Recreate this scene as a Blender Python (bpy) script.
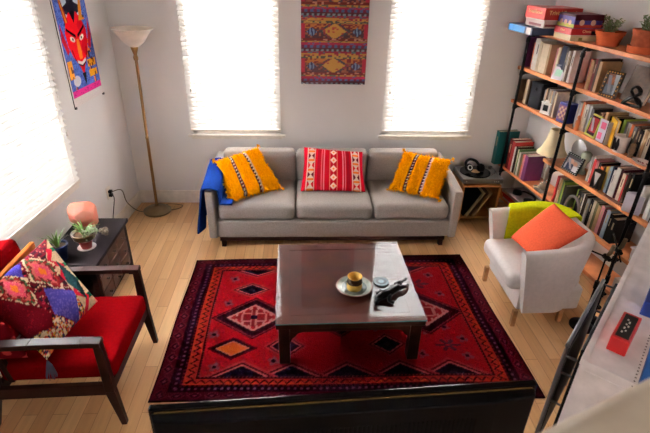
import bpy, bmesh, math, random
from mathutils import Vector, Matrix, Euler
random.seed(7)
for o in list(bpy.data.objects): bpy.data.objects.remove(o)
SC = bpy.context.scene
COL = SC.collection
PI = math.pi

# ------------------------------------------------------------------ camera, world, lights, exposure
pit, yaw, roll = 0.4934, -0.0587, 0.0253
fw = Vector((-math.sin(yaw)*math.cos(pit), math.cos(yaw)*math.cos(pit), -math.sin(pit)))
r0 = Vector((math.cos(yaw), math.sin(yaw), 0)); u0 = r0.cross(fw)
rr = math.cos(roll)*r0+math.sin(roll)*u0; uu = -math.sin(roll)*r0+math.cos(roll)*u0
cd = bpy.data.cameras.new('camera'); cam = bpy.data.objects.new('camera', cd); COL.objects.link(cam)
M = Matrix((rr, uu, -fw)).transposed().to_4x4(); M.translation = (0, 0, 2.3); cam.matrix_world = M
cd.sensor_width = 36; cd.lens = 472/650*36; cd.clip_start = .05
cd.dof.use_dof = True; cd.dof.focus_distance = 3.4; cd.dof.aperture_fstop = 3.6
SC.camera = cam
SC.view_settings.view_transform = 'Standard'; SC.view_settings.look = 'None'
SC.view_settings.gamma = 1; SC.view_settings.use_curve_mapping = False
SC.view_settings.exposure = 0.38
W = bpy.data.worlds.new('daylight'); SC.world = W; W.use_nodes = True
W.node_tree.nodes['Background'].inputs[0].default_value = (.93, .96, 1, 1)
wn = W.node_tree; wt = wn.nodes.new('ShaderNodeTexCoord'); wsx = wn.nodes.new('ShaderNodeSeparateXYZ'); wn.links.new(wt.outputs['Generated'], wsx.inputs[0])
wneg = wn.nodes.new('ShaderNodeMath'); wneg.operation = 'MULTIPLY'; wneg.inputs[1].default_value = -1; wn.links.new(wsx.outputs['X'], wneg.inputs[0])
wmx = wn.nodes.new('ShaderNodeMath'); wmx.operation = 'MAXIMUM'; wn.links.new(wsx.outputs['Y'], wmx.inputs[0]); wn.links.new(wneg.outputs[0], wmx.inputs[1])
wmr = wn.nodes.new('ShaderNodeMapRange'); wmr.inputs[1].default_value = .1; wmr.inputs[2].default_value = .6; wmr.inputs[3].default_value = .34; wmr.inputs[4].default_value = 3.0
wn.links.new(wmx.outputs[0], wmr.inputs[0]); wn.links.new(wmr.outputs[0], wn.nodes['Background'].inputs[1])   # brighter sky on the window sides of the house
def area(name, loc, to, sx, sy, power, color):
    l = bpy.data.lights.new(name, 'AREA'); l.shape = 'RECTANGLE'; l.size = sx; l.size_y = sy; l.energy = power; l.color = color
    o = bpy.data.objects.new(name, l); COL.objects.link(o); o.location = loc
    o.rotation_euler = (Vector(to)-Vector(loc)).to_track_quat('-Z', 'Y').to_euler(); return o
area('daylight_back_window_one', (-.63, 5.05, 1.75), (-.63, 4, 1.2), 1.1, 1.9, 1100, (1, .98, .95))
area('daylight_back_window_two', (1.27, 5.05, 1.75), (1.27, 4, 1.2), 1.1, 1.9, 1100, (1, .98, .95))
area('daylight_side_window', (-2.35, 2.8, 1.75), (-1, 2.8, 1.2), 1.5, 1.9, 1000, (.97, .98, 1))
area('daylight_loft_fill', (.9, -2.75, 2.1), (.3, 4.6, 1.2), 1.7, 1.0, 38, (1, .9, .8))  # unseen fill light added behind the camera, as loft daylight

# ------------------------------------------------------------------ helpers
def lin(c):
    return tuple(((v/255)/12.92 if v/255 <= .04045 else ((v/255+.055)/1.055)**2.4) for v in c[:3])
_m = {}
def mat(name, c, rough=.6, metal=0, noise=None, bump=None, coat=0, trans=0, emit=0, spec=.5, alpha=1, sheen=0, c2=None):
    sheen = 0
    if rough >= .8: spec = 0
    elif sum(c) < 150: spec = min(spec, .12); coat = 0 if rough > .2 else coat*.3
    if name in _m: return _m[name]
    m = bpy.data.materials.new(name); m.use_nodes = True; nt = m.node_tree; b = nt.nodes['Principled BSDF']
    L = lin(c); b.inputs['Roughness'].default_value = rough; b.inputs['Metallic'].default_value = metal
    b.inputs['Base Color'].default_value = (*L, 1); b.inputs['Coat Weight'].default_value = coat
    b.inputs['Transmission Weight'].default_value = trans; b.inputs['Specular IOR Level'].default_value = spec
    b.inputs['Sheen Weight'].default_value = sheen
    tc = nt.nodes.new('ShaderNodeTexCoord')
    sc, am = noise if noise else (14, .05)
    n = nt.nodes.new('ShaderNodeTexNoise'); n.inputs['Scale'].default_value = sc; n.inputs['Detail'].default_value = 4
    nt.links.new(tc.outputs['Object'], n.inputs['Vector'])
    r = nt.nodes.new('ShaderNodeValToRGB')
    A = lin(c2) if c2 else tuple(v*(1-am*2) for v in L); B = L if c2 else tuple(min(1, v*(1+am*2)) for v in L)
    r.color_ramp.elements[0].position = .3; r.color_ramp.elements[1].position = .7
    r.color_ramp.elements[0].color = (*A, 1); r.color_ramp.elements[1].color = (*B, 1)
    nt.links.new(n.outputs['Fac'], r.inputs[0]); nt.links.new(r.outputs[0], b.inputs['Base Color'])
    if bump:
        n2 = nt.nodes.new('ShaderNodeTexNoise'); n2.inputs['Scale'].default_value = bump[0]
        nt.links.new(tc.outputs['Object'], n2.inputs['Vector'])
        bp = nt.nodes.new('ShaderNodeBump'); bp.inputs['Strength'].default_value = bump[1]; bp.inputs['Distance'].default_value = .004
        nt.links.new(n2.outputs['Fac'], bp.inputs['Height']); nt.links.new(bp.outputs[0], b.inputs['Normal'])
    _m[name] = m; return m
def vmat(name, rough=.8, bump=None, sheen=0, spec=0, gain=1):
    sheen = 0
    if name in _m: return _m[name]
    m = bpy.data.materials.new(name); m.use_nodes = True; nt = m.node_tree; b = nt.nodes['Principled BSDF']
    a = nt.nodes.new('ShaderNodeVertexColor'); a.layer_name = 'dye'
    tc = nt.nodes.new('ShaderNodeTexCoord'); n = nt.nodes.new('ShaderNodeTexNoise'); n.inputs['Scale'].default_value = 160
    nt.links.new(tc.outputs['Object'], n.inputs['Vector'])
    mr = nt.nodes.new('ShaderNodeMapRange'); mr.inputs[3].default_value = .75*gain; mr.inputs[4].default_value = 1.25*gain
    nt.links.new(n.outputs['Fac'], mr.inputs[0])
    mx = nt.nodes.new('ShaderNodeMix'); mx.data_type = 'RGBA'; mx.blend_type = 'MULTIPLY'; mx.inputs[0].default_value = 1
    nt.links.new(a.outputs[0], mx.inputs[6]); nt.links.new(mr.outputs[0], mx.inputs[7]); nt.links.new(mx.outputs[2], b.inputs['Base Color'])
    b.inputs['Roughness'].default_value = rough; b.inputs['Sheen Weight'].default_value = sheen; b.inputs['Specular IOR Level'].default_value = spec
    if bump:
        bp = nt.nodes.new('ShaderNodeBump'); bp.inputs['Strength'].default_value = bump; bp.inputs['Distance'].default_value = .004
        nt.links.new(n.outputs['Fac'], bp.inputs['Height']); nt.links.new(bp.outputs[0], b.inputs['Normal'])
    _m[name] = m; return m

class MB:
    def __init__(s): s.v = []; s.f = []; s.c = []
    def add(s, vf, T=None, col=None):
        vs, fs = vf; k = len(s.v)
        for p in vs:
            p = Vector(p); s.v.append(T @ p if T else p); s.c.append(col)
        s.f += [tuple(i+k for i in f) for f in fs]; return s
    def box(s, x0, x1, y0, y1, z0, z1, T=None):
        v = [(x, y, z) for z in (z0, z1) for y in (y0, y1) for x in (x0, x1)]
        return s.add((v, [(0, 2, 3, 1), (4, 5, 7, 6), (0, 1, 5, 4), (2, 6, 7, 3), (0, 4, 6, 2), (1, 3, 7, 5)]), T)
    def cyl(s, p, r, h, n=24, r2=None, T=None):
        r2 = r if r2 is None else r2
        return s.lathe([(0, 0), (r, 0), (r2, h), (0, h)], n, Matrix.Translation(p) if T is None else T @ Matrix.Translation(p))
    def lathe(s, prof, n=32, T=None):
        vs = []; fs = []; ring = []
        for (r, z) in prof:
            if r < 1e-6: ring.append([len(vs)]); vs.append((0, 0, z))
            else:
                ring.append(list(range(len(vs), len(vs)+n))); vs += [(r*math.cos(2*PI*i/n), r*math.sin(2*PI*i/n), z) for i in range(n)]
        for a, b in zip(ring, ring[1:]):
            for i in range(n):
                j = (i+1) % n
                if len(a) == 1 and len(b) == 1: break
                if len(a) == 1: fs.append((a[0], b[j], b[i]))
                elif len(b) == 1: fs.append((a[i], a[j], b[0]))
                else: fs.append((a[i], a[j], b[j], b[i]))
        return s.add((vs, fs), T)
    def tube(s, path, r, n=10, T=None, flat=1):
        P = [Vector(p) for p in path]; rs = r if isinstance(r, (list, tuple)) else [r]*len(P)
        vs = []; fs = []; up = Vector((0, 0, 1))
        for i, p in enumerate(P):
            t = (P[min(i+1, len(P)-1)]-P[max(i-1, 0)]).normalized()
            a = t.cross(up)
            if a.length < .05: a = t.cross(Vector((0, 1, 0)))
            a.normalize(); b = t.cross(a)
            for k in range(n):
                q = 2*PI*k/n; vs.append(p+a*math.cos(q)*rs[i]+b*math.sin(q)*rs[i]*flat)
        for i in range(len(P)-1):
            for k in range(n):
                j = (k+1) % n; fs.append((i*n+k, i*n+j, (i+1)*n+j, (i+1)*n+k))
        fs.append(tuple(range(n))[::-1]); fs.append(tuple((len(P)-1)*n+k for k in range(n)))
        return s.add((vs, fs), T)
    def prism(s, poly, z0, z1, T=None):
        n = len(poly); v = [(x, y, z0) for x, y in poly]+[(x, y, z1) for x, y in poly]
        f = [tuple(range(n))[::-1], tuple(range(n, 2*n))]+[(i, (i+1) % n, (i+1) % n+n, i+n) for i in range(n)]
        return s.add((v, f), T)
    def soft(s, sx, sy, sz, r, puff=0, T=None, n=12, sag=None):
        hx, hy, hz = sx/2, sy/2, sz/2; vs = []; fs = []; idx = {}
        def key(p): return tuple(round(c, 5) for c in p)
        def vert(p):
            k = key(p)
            if k in idx: return idx[k]
            P = [p[0]*hx, p[1]*hy, p[2]*hz]; I = [max(-(h-r), min(h-r, c)) for c, h in zip(P, (hx, hy, hz))]
            d = Vector([a-b for a, b in zip(P, I)])
            q = Vector(I)+(d.normalized()*r if d.length > 1e-9 else Vector((0, 0, 0)))
            if puff: q.z += puff*(1-p[0]**2)*(1-p[1]**2)*(1 if p[2] > 0 else -1)*abs(p[2])
            idx[k] = len(vs); vs.append(q); return idx[k]
        def g(i):
            t = -1+2*i/n; return math.copysign(abs(t)**.75, t)
        for ax in range(3):
            for sg in (-1, 1):
                for i in range(n):
                    for j in range(n):
                        q = []
                        for a, b in ((i, j), (i+1, j), (i+1, j+1), (i, j+1)):
                            c = [0, 0, 0]; c[ax] = sg; c[(ax+1) % 3] = g(a); c[(ax+2) % 3] = g(b); q.append(vert(c))
                        fs.append(tuple(q) if sg > 0 else tuple(q[::-1]))
        return s.add((vs, fs), T)

def wloc(p):
    return p.matrix_world if False else None
def obj(name, mb, m, parent=None, bevel=0, smooth=False, kind=None, label=None, wl=(0, 0, 0)):
    """wl: origin the vertices are given against (subtracted)"""
    me = bpy.data.meshes.new(name); w = Vector(wl)
    me.from_pydata([tuple(v-w) for v in mb.v], [], mb.f); me.update()
    bm = bmesh.new(); bm.from_mesh(me); bmesh.ops.recalc_face_normals(bm, faces=bm.faces); bm.to_mesh(me); bm.free()
    if any(c is not None for c in mb.c):
        at = me.color_attributes.new('dye', 'FLOAT_COLOR', 'POINT')
        for i, c in enumerate(mb.c):
            c = c or (255, 255, 255); at.data[i].color = (*lin(c), 1)
    me.materials.append(m)
    if smooth:
        me.shade_smooth(); me.set_sharp_from_angle(angle=math.radians(50))
    o = bpy.data.objects.new(name, me); COL.objects.link(o)
    if parent: o.parent = parent
    else: o.location = w
    if bevel:
        b = o.modifiers.new('bevel', 'BEVEL'); b.width = bevel; b.segments = 2; b.limit_method = 'ANGLE'
    if kind: o['kind'] = kind
    if label: o['label'] = label
    return o
def thing(name, label, cat, loc=(0, 0, 0), rz=0, group=None):
    o = bpy.data.objects.new(name, None); COL.objects.link(o); o.location = loc; o.rotation_euler = (0, 0, rz)
    o.empty_display_size = .05; o['label'] = label; o['category'] = cat
    if group: o['group'] = group
    return o
def tag(o, label, cat, group=None):
    o['label'] = label; o['category'] = cat
    if group: o['group'] = group
    return o
def struct(name, mb, m, **k): return obj(name, mb, m, kind='structure', **k)
def dup(root, loc=None, rz=None, label=None):
    r = root.copy(); COL.objects.link(r)
    if loc is not None: r.location = loc
    if rz is not None: r.rotation_euler = (0, 0, rz)
    if label: r['label'] = label
    for ch in list(root.children):
        c = ch.copy(); COL.objects.link(c); c.parent = r
        for g in list(ch.children):
            d = g.copy(); COL.objects.link(d); d.parent = c
    return r
def Rz(a): return Matrix.Rotation(a, 4, 'Z')
def Tr(*p): return Matrix.Translation(p)
def text_mesh(body, size, m, parent, name, T, ext=.0006):
    c = bpy.data.curves.new(name, 'FONT'); c.body = body; c.size = size; c.extrude = ext; c.align_x = 'CENTER'; c.align_y = 'CENTER'
    t = bpy.data.objects.new(name, c); COL.objects.link(t); bpy.context.view_layer.update()
    me = bpy.data.meshes.new_from_object(t.evaluated_get(bpy.context.evaluated_depsgraph_get()))
    bpy.data.objects.remove(t); me.materials.clear(); me.materials.append(m)
    me.transform(T)
    o = bpy.data.objects.new(name, me); COL.objects.link(o); o.parent = parent; return o

# ------------------------------------------------------------------ materials
wallm = mat('wall_paint', (230, 227, 226), .7, noise=(2, .015), bump=(90, .06))
ceilm = mat('ceiling_paint', (225, 222, 218), .8)
trimm = mat('trim_white', (232, 224, 214), .45)
blackm = mat('black_metal', (22, 22, 24), .45, .4)
boardm = mat('shelf_board', (206, 128, 78), .5, noise=(7, .13))
darkw = mat('dark_wood', (44, 22, 17), .42, noise=(9, .18), coat=.1)
whitec = mat('white_fabric', (236, 228, 224), .85, noise=(40, .02), bump=(300, .2), sheen=.2)
greyf = mat('grey_fabric', (156, 147, 141), .9, noise=(120, .07), bump=(400, .3), sheen=.2)
redf = mat('red_fabric', (100, 5, 9), .85, noise=(60, .05), bump=(350, .2), sheen=.15)
brass = mat('antique_brass', (150, 116, 72), .35, .75)
glass = mat('window_glass', (255, 255, 255), .02, trans=1)
terra = mat('terracotta', (188, 92, 58), .8, noise=(20, .08))
pagem = mat('page_paper', (222, 208, 186), .8, noise=(60, .06))

# ------------------------------------------------------------------ room shell
YB = 4.607
OX, OY = 2.081, 4.607; AS = math.radians(6.9)
dS = Vector((math.sin(AS), -math.cos(AS), 0)); nS = Vector((math.cos(AS), math.sin(AS), 0)); RS = math.atan2(-math.cos(AS), math.sin(AS))
def SP(s, d, z): return Vector((OX, OY, 0))+dS*s+nS*d+Vector((0, 0, z))
aL = -.0726
dL = Vector((math.sin(aL), -math.cos(aL), 0)); nL = Vector((math.cos(aL), math.sin(aL), 0))   # toward camera / into room
LC = Vector((-1.706, YB, 0)); RL = math.atan2(dL.y, dL.x)
def LP(t, d, z): return LC+dL*t+nL*d+Vector((0, 0, z))
TL = Matrix((( dL.x, nL.x, 0, LC.x), (dL.y, nL.y, 0, LC.y), (0, 0, 1, 0), (0, 0, 0, 1)))   # local x along wall, y into the room
TS = Matrix(((dS.x, nS.x, 0, OX), (dS.y, nS.y, 0, OY), (0, 0, 1, 0), (0, 0, 0, 1)))
HT = 2.85
def floor_mat():
    m = bpy.data.materials.new('maple_planks'); m.use_nodes = True; nt = m.node_tree; b = nt.nodes['Principled BSDF']
    tc = nt.nodes.new('ShaderNodeTexCoord'); mp = nt.nodes.new('ShaderNodeMapping'); mp.inputs['Rotation'].default_value = (0, 0, PI/2)
    nt.links.new(tc.outputs['Object'], mp.inputs[0])
    br = nt.nodes.new('ShaderNodeTexBrick'); br.inputs['Scale'].default_value = 1
    br.inputs['Color1'].default_value = (*lin((216, 172, 122)), 1); br.inputs['Color2'].default_value = (*lin((196, 148, 98)), 1)
    br.inputs['Mortar'].default_value = (*lin((150, 104, 64)), 1); br.inputs['Mortar Size'].default_value = .0016
    br.inputs['Brick Width'].default_value = .95; br.inputs['Row Height'].default_value = .083; br.offset = .37; br.inputs['Mortar Smooth'].default_value = .3
    nt.links.new(mp.outputs[0], br.inputs['Vector'])
    mp2 = nt.nodes.new('ShaderNodeMapping'); mp2.inputs['Scale'].default_value = (30, 2, 1); nt.links.new(tc.outputs['Object'], mp2.inputs[0])
    n = nt.nodes.new('ShaderNodeTexNoise'); n.inputs['Scale'].default_value = 1.4; n.inputs['Detail'].default_value = 5; nt.links.new(mp2.outputs[0], n.inputs['Vector'])
    mr = nt.nodes.new('ShaderNodeMapRange'); mr.inputs[3].default_value = .8; mr.inputs[4].default_value = 1.2; nt.links.new(n.outputs['Fac'], mr.inputs[0])
    mx = nt.nodes.new('ShaderNodeMix'); mx.data_type = 'RGBA'; mx.blend_type = 'MULTIPLY'; mx.inputs[0].default_value = 1
    nt.links.new(br.outputs[0], mx.inputs[6]); nt.links.new(mr.outputs[0], mx.inputs[7]); nt.links.new(mx.outputs[2], b.inputs['Base Color'])
    b.inputs['Roughness'].default_value = .38; return m
struct('floor', MB().box(-2.6, 3.6, -2.55, 4.75, -.1, 0), floor_mat())
struct('ceiling', MB().box(-2.6, 3.6, -2.55, 4.75, HT, HT+.1), ceilm)
WZ0, WZ1 = .765, 2.42
W1, W2 = (-1.075, -.2), (.825, 1.705)
mb = MB(); y0, y1 = YB, YB+.14
for a, b in ((-1.95, W1[0]), (W1[1], W2[0]), (W2[1], 2.7)): mb.box(a, b, y0, y1, 0, HT)
for a, b in (W1, W2): mb.box(a, b, y0, y1, 0, WZ0); mb.box(a, b, y0, y1, WZ1, HT)
struct('wall_back', mb, wallm)
# left wall with its window (local: t along the wall, y into the room)
LW = (1.085, 2.55)
mb = MB()
mb.box(-.14, LW[0], -.14, 0, 0, HT, TL); mb.box(LW[1], 7.05, -.14, 0, 0, HT, TL)
mb.box(LW[0], LW[1], -.14, 0, 0, WZ0-.045, TL); mb.box(LW[0], LW[1], -.14, 0, WZ1, HT, TL)
struct('wall_left', mb, wallm)
DS = .245
struct('wall_right', MB().box(-.14, 7.05, DS, DS+.14, 0, HT, TS), wallm)
struct('wall_front', MB().box(-2.5, -.1, -2.5, -2.36, 0, HT).box(1.9, 3.5, -2.5, -2.36, 0, HT).box(-.1, 1.9, -2.5, -2.36, 0, 1.5).box(-.1, 1.9, -2.5, -2.36, 2.65, HT), wallm)  # unseen wall behind the camera; opening added for the loft fill light
struct('baseboard_back', MB().box(-1.70, 2.3, YB-.016, YB, 0, .142), trimm, bevel=.004)
struct('baseboard_left', MB().box(.02, 4.5, 0, .016, 0, .142, TL), trimm, bevel=.004)
struct('baseboard_right', MB().box(.03, 4.6, DS-.014, DS, 0, .142, TS), trimm, bevel=.004)
def window(n, T, a, b, z0, z1, dep, into):
    sd = .045 if n < 3 else .02
    """T local frame: x along wall, y*into points to the room, y=0 the wall face"""
    e = into
    m = MB(); ys = sorted((-e*.02, -e*.06))
    m.box(a, b, *ys, z0, z0+.05, T); m.box(a, b, *ys, z1-.05, z1, T); m.box(a, a+.045, *ys, z0, z1, T); m.box(b-.045, b, *ys, z0, z1, T)
    w = struct(f'window_{n}', m, trimm)
    g = obj('window_glass', MB().box(a+.04, b-.04, *sorted((-e*.038, -e*.042)), z0+.04, z1-.04, T), glass, w)
    # sill and apron
    s = MB().box(a-.035, b+.05, *sorted((-e*.02, e*sd)), z0-.022, z0, T); obj('window_sill', s, trimm, w, bevel=.003)
    s = MB().box(a-.01, b+.02, *sorted((0, e*.014)), z0-.05, z0-.022, T); obj('window_apron', s, trimm, w, bevel=.002)
I4 = Matrix.Identity(4)
TB = Matrix(((1, 0, 0, 0), (0, 1, 0, YB), (0, 0, 1, 0), (0, 0, 0, 1)))
window(1, TB, *W1, WZ0, WZ1, .1, -1)
window(2, TB, *W2, WZ0, WZ1, .1, -1)
window(3, TL, *LW, WZ0-.045, WZ1, .1, 1)
def blind_mat():
    m = bpy.data.materials.new('blind_slat'); m.use_nodes = True; nt = m.node_tree; nt.nodes.clear()
    o = nt.nodes.new('ShaderNodeOutputMaterial'); mx = nt.nodes.new('ShaderNodeMixShader'); d = nt.nodes.new('ShaderNodeBsdfDiffuse'); t = nt.nodes.new('ShaderNodeBsdfTranslucent')
    d.inputs[0].default_value = (.86, .83, .8, 1); t.inputs[0].default_value = (.9, .88, .86, 1); mx.inputs[0].default_value = .28
    nt.links.new(d.outputs[0], mx.inputs[1]); nt.links.new(t.outputs[0], mx.inputs[2]); nt.links.new(mx.outputs[0], o.inputs[0]); return m
bm_ = blind_mat()
cordm = mat('blind_cord', (205, 195, 185), .8)
def blind(T, a, b, z0, z1, into, label, tilt):
    e = into; root = thing('window_blind', label, 'blind', T @ Vector(((a+b)/2, e*.02, z0)))
    wl = root.location
    s = MB(); n = int((z1-z0)/.043)
    for i in range(n):
        z = z0+.045+i*.043; j = random.uniform(-.002, .002)
        TT = T @ Tr((a+b)/2+j, e*.016, z) @ Matrix.Rotation(-e*tilt, 4, 'X')
        s.box(-(b-a)/2, (b-a)/2, -.024, .024, -.0012, .0012, TT)
    obj('slats', s, bm_, root, wl=wl)
    obj('bottom_rail', MB().box(a, b, *sorted((e*.002, e*.034)), z0, z0+.02, T), trimm, root, wl=wl, bevel=.003)
    for x in (a+.09, b-.09):
        c = MB(); c.tube([T @ Vector((x, e*.038, z1)), T @ Vector((x, e*.038, z0+.02))], .0012, 6); obj('ladder_cord', c, cordm, root, wl=wl)
    for x in (a+.05, b-.05):
        c = MB(); c.tube([T @ Vector((x, e*.044, z1)), T @ Vector((x, e*.044, z0+.42))], .001, 6)
        c.lathe([(0, 0), (.008, .004), (.006, .03), (.002, .034), (0, .034)], 10, T @ Tr(x, e*.044, z0+.388)); obj('pull_cord', c, cordm, root, wl=wl)
blind(TB, W1[0]-.01, W1[1]+.005, WZ0+.035, WZ1-.02, -1, 'white horizontal slat blind over the window left of the textile hanging', .8)
blind(TB, W2[0]-.005, W2[1]+.01, WZ0+.035, WZ1-.02, -1, 'white horizontal slat blind over the window between textile and bookshelves', .8)
blind(TL, LW[0]-.01, LW[1]+.01, WZ0-.043, WZ1-.02, 1, 'white slat blind on the left wall window above the red armchair', .8)
# wall outlet and cords
ow = thing('wall_outlet', 'white wall outlet with black plugs left of the floor lamp', 'outlet', LP(.627, 0, .41)); wl = ow.location
obj('face_plate', MB().box(.592, .662, 0, .006, .35, .465, TL), trimm, ow, bevel=.002, wl=wl)
for z in (.385, .42):
    obj('plug', MB().box(.61, .645, .006, .036, z-.013, z+.013, TL), mat('plug_black', (20, 20, 20), .5), ow, bevel=.004, wl=wl)
def bez(pts, n=8):
    P = [Vector(p) for p in pts]; out = []
    for i in range(len(P)-1):
        p0 = P[max(i-1, 0)]; p1 = P[i]; p2 = P[i+1]; p3 = P[min(i+2, len(P)-1)]
        for k in range(n):
            t = k/n; out.append(.5*((2*p1)+(-p0+p2)*t+(2*p0-5*p1+4*p2-p3)*t*t+(-p0+3*p1-3*p2+p3)*t**3))
    return out+[P[-1]]
c = MB().tube(bez([LP(.627, .037, .42), LP(.55, .09, .40), LP(.42, .06, .2), LP(.25, .1, .02), (-1.5, 4.5, .005), (-1.38, 4.55, .006), (-1.25, 4.52, .005), (-1.27, 4.45, .005), (-1.345, 4.4, .012)]), .004, 8)
tag(obj('power_cord', c, mat('cord_brown', (92, 74, 48), .5), wl=(-1.5, 4.5, 0), smooth=True), 'brown cord running from the wall outlet to the floor lamp base', 'cord')
c = MB().tube(bez([LP(.627, .037, .385), LP(.68, .07, .37), LP(.73, .06, .25), LP(.75, .03, .1), LP(.8, .03, .01)]), .004, 8)
tag(obj('power_cord', c, mat('plug_black', (20, 20, 20)), wl=LP(.8, .03, 0), smooth=True), 'short black cord hanging from the outlet down behind the dark chest', 'cord')

# ------------------------------------------------------------------ shelving: boards, pipe posts
BT = .03
SL = 2.33
shelf_z = [('top', 1.80, 0.02, SL), ('second', 1.47, .0, SL), ('third', 1.15, .0, SL), ('mid', .80, .71, SL), ('low', .48, .0, SL), ('bottom', .17, .0, SL)]
root = thing('shelving_unit', 'tall open bookshelf of orange wood boards on black pipe posts', 'bookshelf', SP(0, 0, 0)); wl = root.location
for nme, z, a, b in shelf_z:
    obj('shelf_board', MB().box(a+.02, b, .008, DS-.004, z-BT, z, TS), boardm, root, bevel=.002, wl=wl)
post_s = [.138, .913, 1.835]
for ps in post_s:
    p = MB(); p.tube([SP(ps, -.014, .0), SP(ps, -.014, 1.70)], .0125, 14)
    pts = [SP(ps, -.014, 1.70), SP(ps, -.014, 1.742), SP(ps, -.006, 1.757), SP(ps, .01, 1.76), SP(ps, DS-.01, 1.76)]
    p.tube(pts, .0125, 14); p.tube([SP(ps, -.014, 1.70), SP(ps, -.014, 1.74)], .018, 14); p.tube([SP(ps, .01, 1.76), SP(ps, .035, 1.76)], .018, 14)
    p.cyl((0, 0, 0), .032, .008, 20, T=Tr(*SP(ps, -.014, 0)))
    po = obj('pipe_post', p, blackm, root, smooth=True, wl=wl)
    for nme, z, a, b in shelf_z[1:]:
        if nme == 'mid' and ps < .5: continue
        q = MB(); zz = z-BT-.014
        q.tube([SP(ps, -.014, zz), SP(ps, DS-.008, zz)], .0105, 12); q.tube([SP(ps, -.014, zz-.022), SP(ps, -.014, zz+.022)], .018, 14); q.tube([SP(ps, -.014, zz), SP(ps, .012, zz)], .017, 12)
        obj('pipe_bracket', q, blackm, po, smooth=True, wl=wl)

# ------------------------------------------------------------------ books
COLS = {'cream': (214, 196, 168), 'white': (226, 220, 212), 'red': (168, 30, 30), 'dark red': (96, 22, 24), 'tan': (178, 140, 98), 'brown': (96, 62, 42), 'dark brown': (54, 38, 30),
        'black': (26, 25, 27), 'navy': (30, 40, 66), 'blue': (52, 84, 146), 'grey': (128, 126, 126), 'pale grey': (178, 176, 174), 'orange': (204, 98, 40), 'yellow': (216, 172, 40), 'green': (84, 116, 62),
        'lime green': (150, 176, 70), 'olive': (96, 92, 56), 'teal': (16, 98, 94), 'purple': (104, 40, 96), 'pink': (204, 130, 138), 'maroon': (78, 26, 36), 'pale blue': (150, 170, 190), 'dark grey': (62, 60, 62), 'lavender': (170, 152, 182)}
ORD = ['leftmost', 'second', 'third', 'fourth', 'fifth', 'sixth', 'seventh', 'eighth', 'ninth', 'tenth', 'eleventh', 'twelfth', 'thirteenth', 'fourteenth', 'fifteenth', 'sixteenth', 'seventeenth', 'eighteenth', 'nineteenth', 'twentieth', 'twenty-first', 'twenty-second']
def book(s, z, col, th, h, dep, label, group, d=.03, lean=0, rot=0, title=True):
    r = thing('book', label, 'book', SP(s, d, z), RS, group); c = COLS[col]
    bm2 = mat('cover_'+col.replace(' ', '_'), c, .5, noise=(30, .06))
    T = Matrix.Rotation(lean, 4, 'Y')
    t = min(.0025, th*.15)
    m = MB().box(-th/2, th/2, 0, t, 0, h, T).box(-th/2, -th/2+t, 0, dep, 0, h, T).box(th/2-t, th/2, 0, dep, 0, h, T)
    obj('cover', m, bm2, r)
    obj('pages', MB().box(-th/2+t, th/2-t, t, dep-.004, .003, h-.004, T), pagem, r)
    if random.random() < .45: title = False
    if title and th > .018 and sum(c) < 560:
        e = MB().box(-th*.14, th*.14, -.0008, 0, h*.55, h*.84, T)
        obj('spine_title', e, mat('title_cream', (170, 150, 116), .5), r)
    elif title and th > .018:
        e = MB().box(-th*.13, th*.13, -.0008, 0, h*.52, h*.82, T)
        obj('spine_title', e, mat('title_dark', (90, 50, 46), .5), r)
    return r
def run(s0, z, spec, where, group, d=.03):
    """spec: colour, thickness, height[, depth[, lean]]"""
    s = s0
    for i, e in enumerate(spec):
        col, th, h = e[:3]; dep = e[3] if len(e) > 3 else random.uniform(.14, .18); ln = e[4] if len(e) > 4 else 0
        adj = 'thick' if th > .04 else ('slim' if th < .018 else ('tall' if h > .25 else 'upright'))
        pos = ORD[i]+(' from left' if i else '')
        dd = min(d+random.uniform(0, .012), DS-.008-dep)
        w = th*math.cos(ln)+h*math.sin(abs(ln))
        cx = s+th/2*math.cos(ln) if ln >= 0 else s+w-th/2*math.cos(ln)
        book(cx, z+(th/2*math.sin(abs(ln)) if ln else 0), col, th, h, dep, f'{adj} {col} book, {pos} in the {where}', group, dd, ln)
        s += w+.0015
    return s
# second shelf, left bay
run(.035, 1.47, [('purple', .045, .30, .2)], 'second shelf left of the end post', 'books on the second shelf')
run(.16, 1.47, [('orange', .018, .23), ('white', .04, .27), ('white', .042, .275), ('cream', .035, .255), ('cream', .055, .245), ('cream', .05, .25), ('tan', .03, .25)], 'cream run on the second shelf', 'books on the second shelf')
run(.52, 1.47, [('pink', .016, .235), ('cream', .03, .245), ('dark red', .022, .25), ('navy', .055, .27), ('dark grey', .03, .265), ('white', .02, .24), ('brown', .025, .25), ('white', .03, .25)], 'navy run on the second shelf', 'books on the second shelf')
run(.955, 1.47, [('red', .014, .225, .16), ('tan', .035, .22, .17), ('dark red', .025, .235), ('dark brown', .03, .24, .18), ('tan', .03, .225, .17)], 'second shelf right of middle post', 'books on the second shelf')
# third shelf
run(.05, 1.15, [('brown', .03, .2), ], 'third shelf outside the end post', 'books on the third shelf')
run(.17, 1.15, [('tan', .022, .22), ('cream', .03, .23), ('brown', .022, .22)], 'third shelf beside the black speaker', 'books on the third shelf')
run(.48, 1.15, [('grey', .02, .2), ('tan', .022, .215), ('dark brown', .03, .23), ('white', .016, .22), ('tan', .022, .21), ('grey', .025, .22), ('brown', .025, .22), ('cream', .018, .215)], 'third shelf behind the small clock', 'books on the third shelf')
run(.93, 1.15, [('grey', .026, .215), ('pale grey', .02, .205), ('orange', .03, .22), ('cream', .018, .205), ('white', .035, .215), ('pale grey', .03, .215), ('dark grey', .03, .2)], 'third shelf just right of middle post', 'books on the third shelf', d=.05)
run(1.17, 1.15, [('dark brown', .035, .19), ('brown', .03, .2), ('tan', .028, .21), ('dark brown', .04, .19), ('black', .03, .19)], 'third shelf behind the yellow book', 'books on the third shelf', d=.085)
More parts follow.
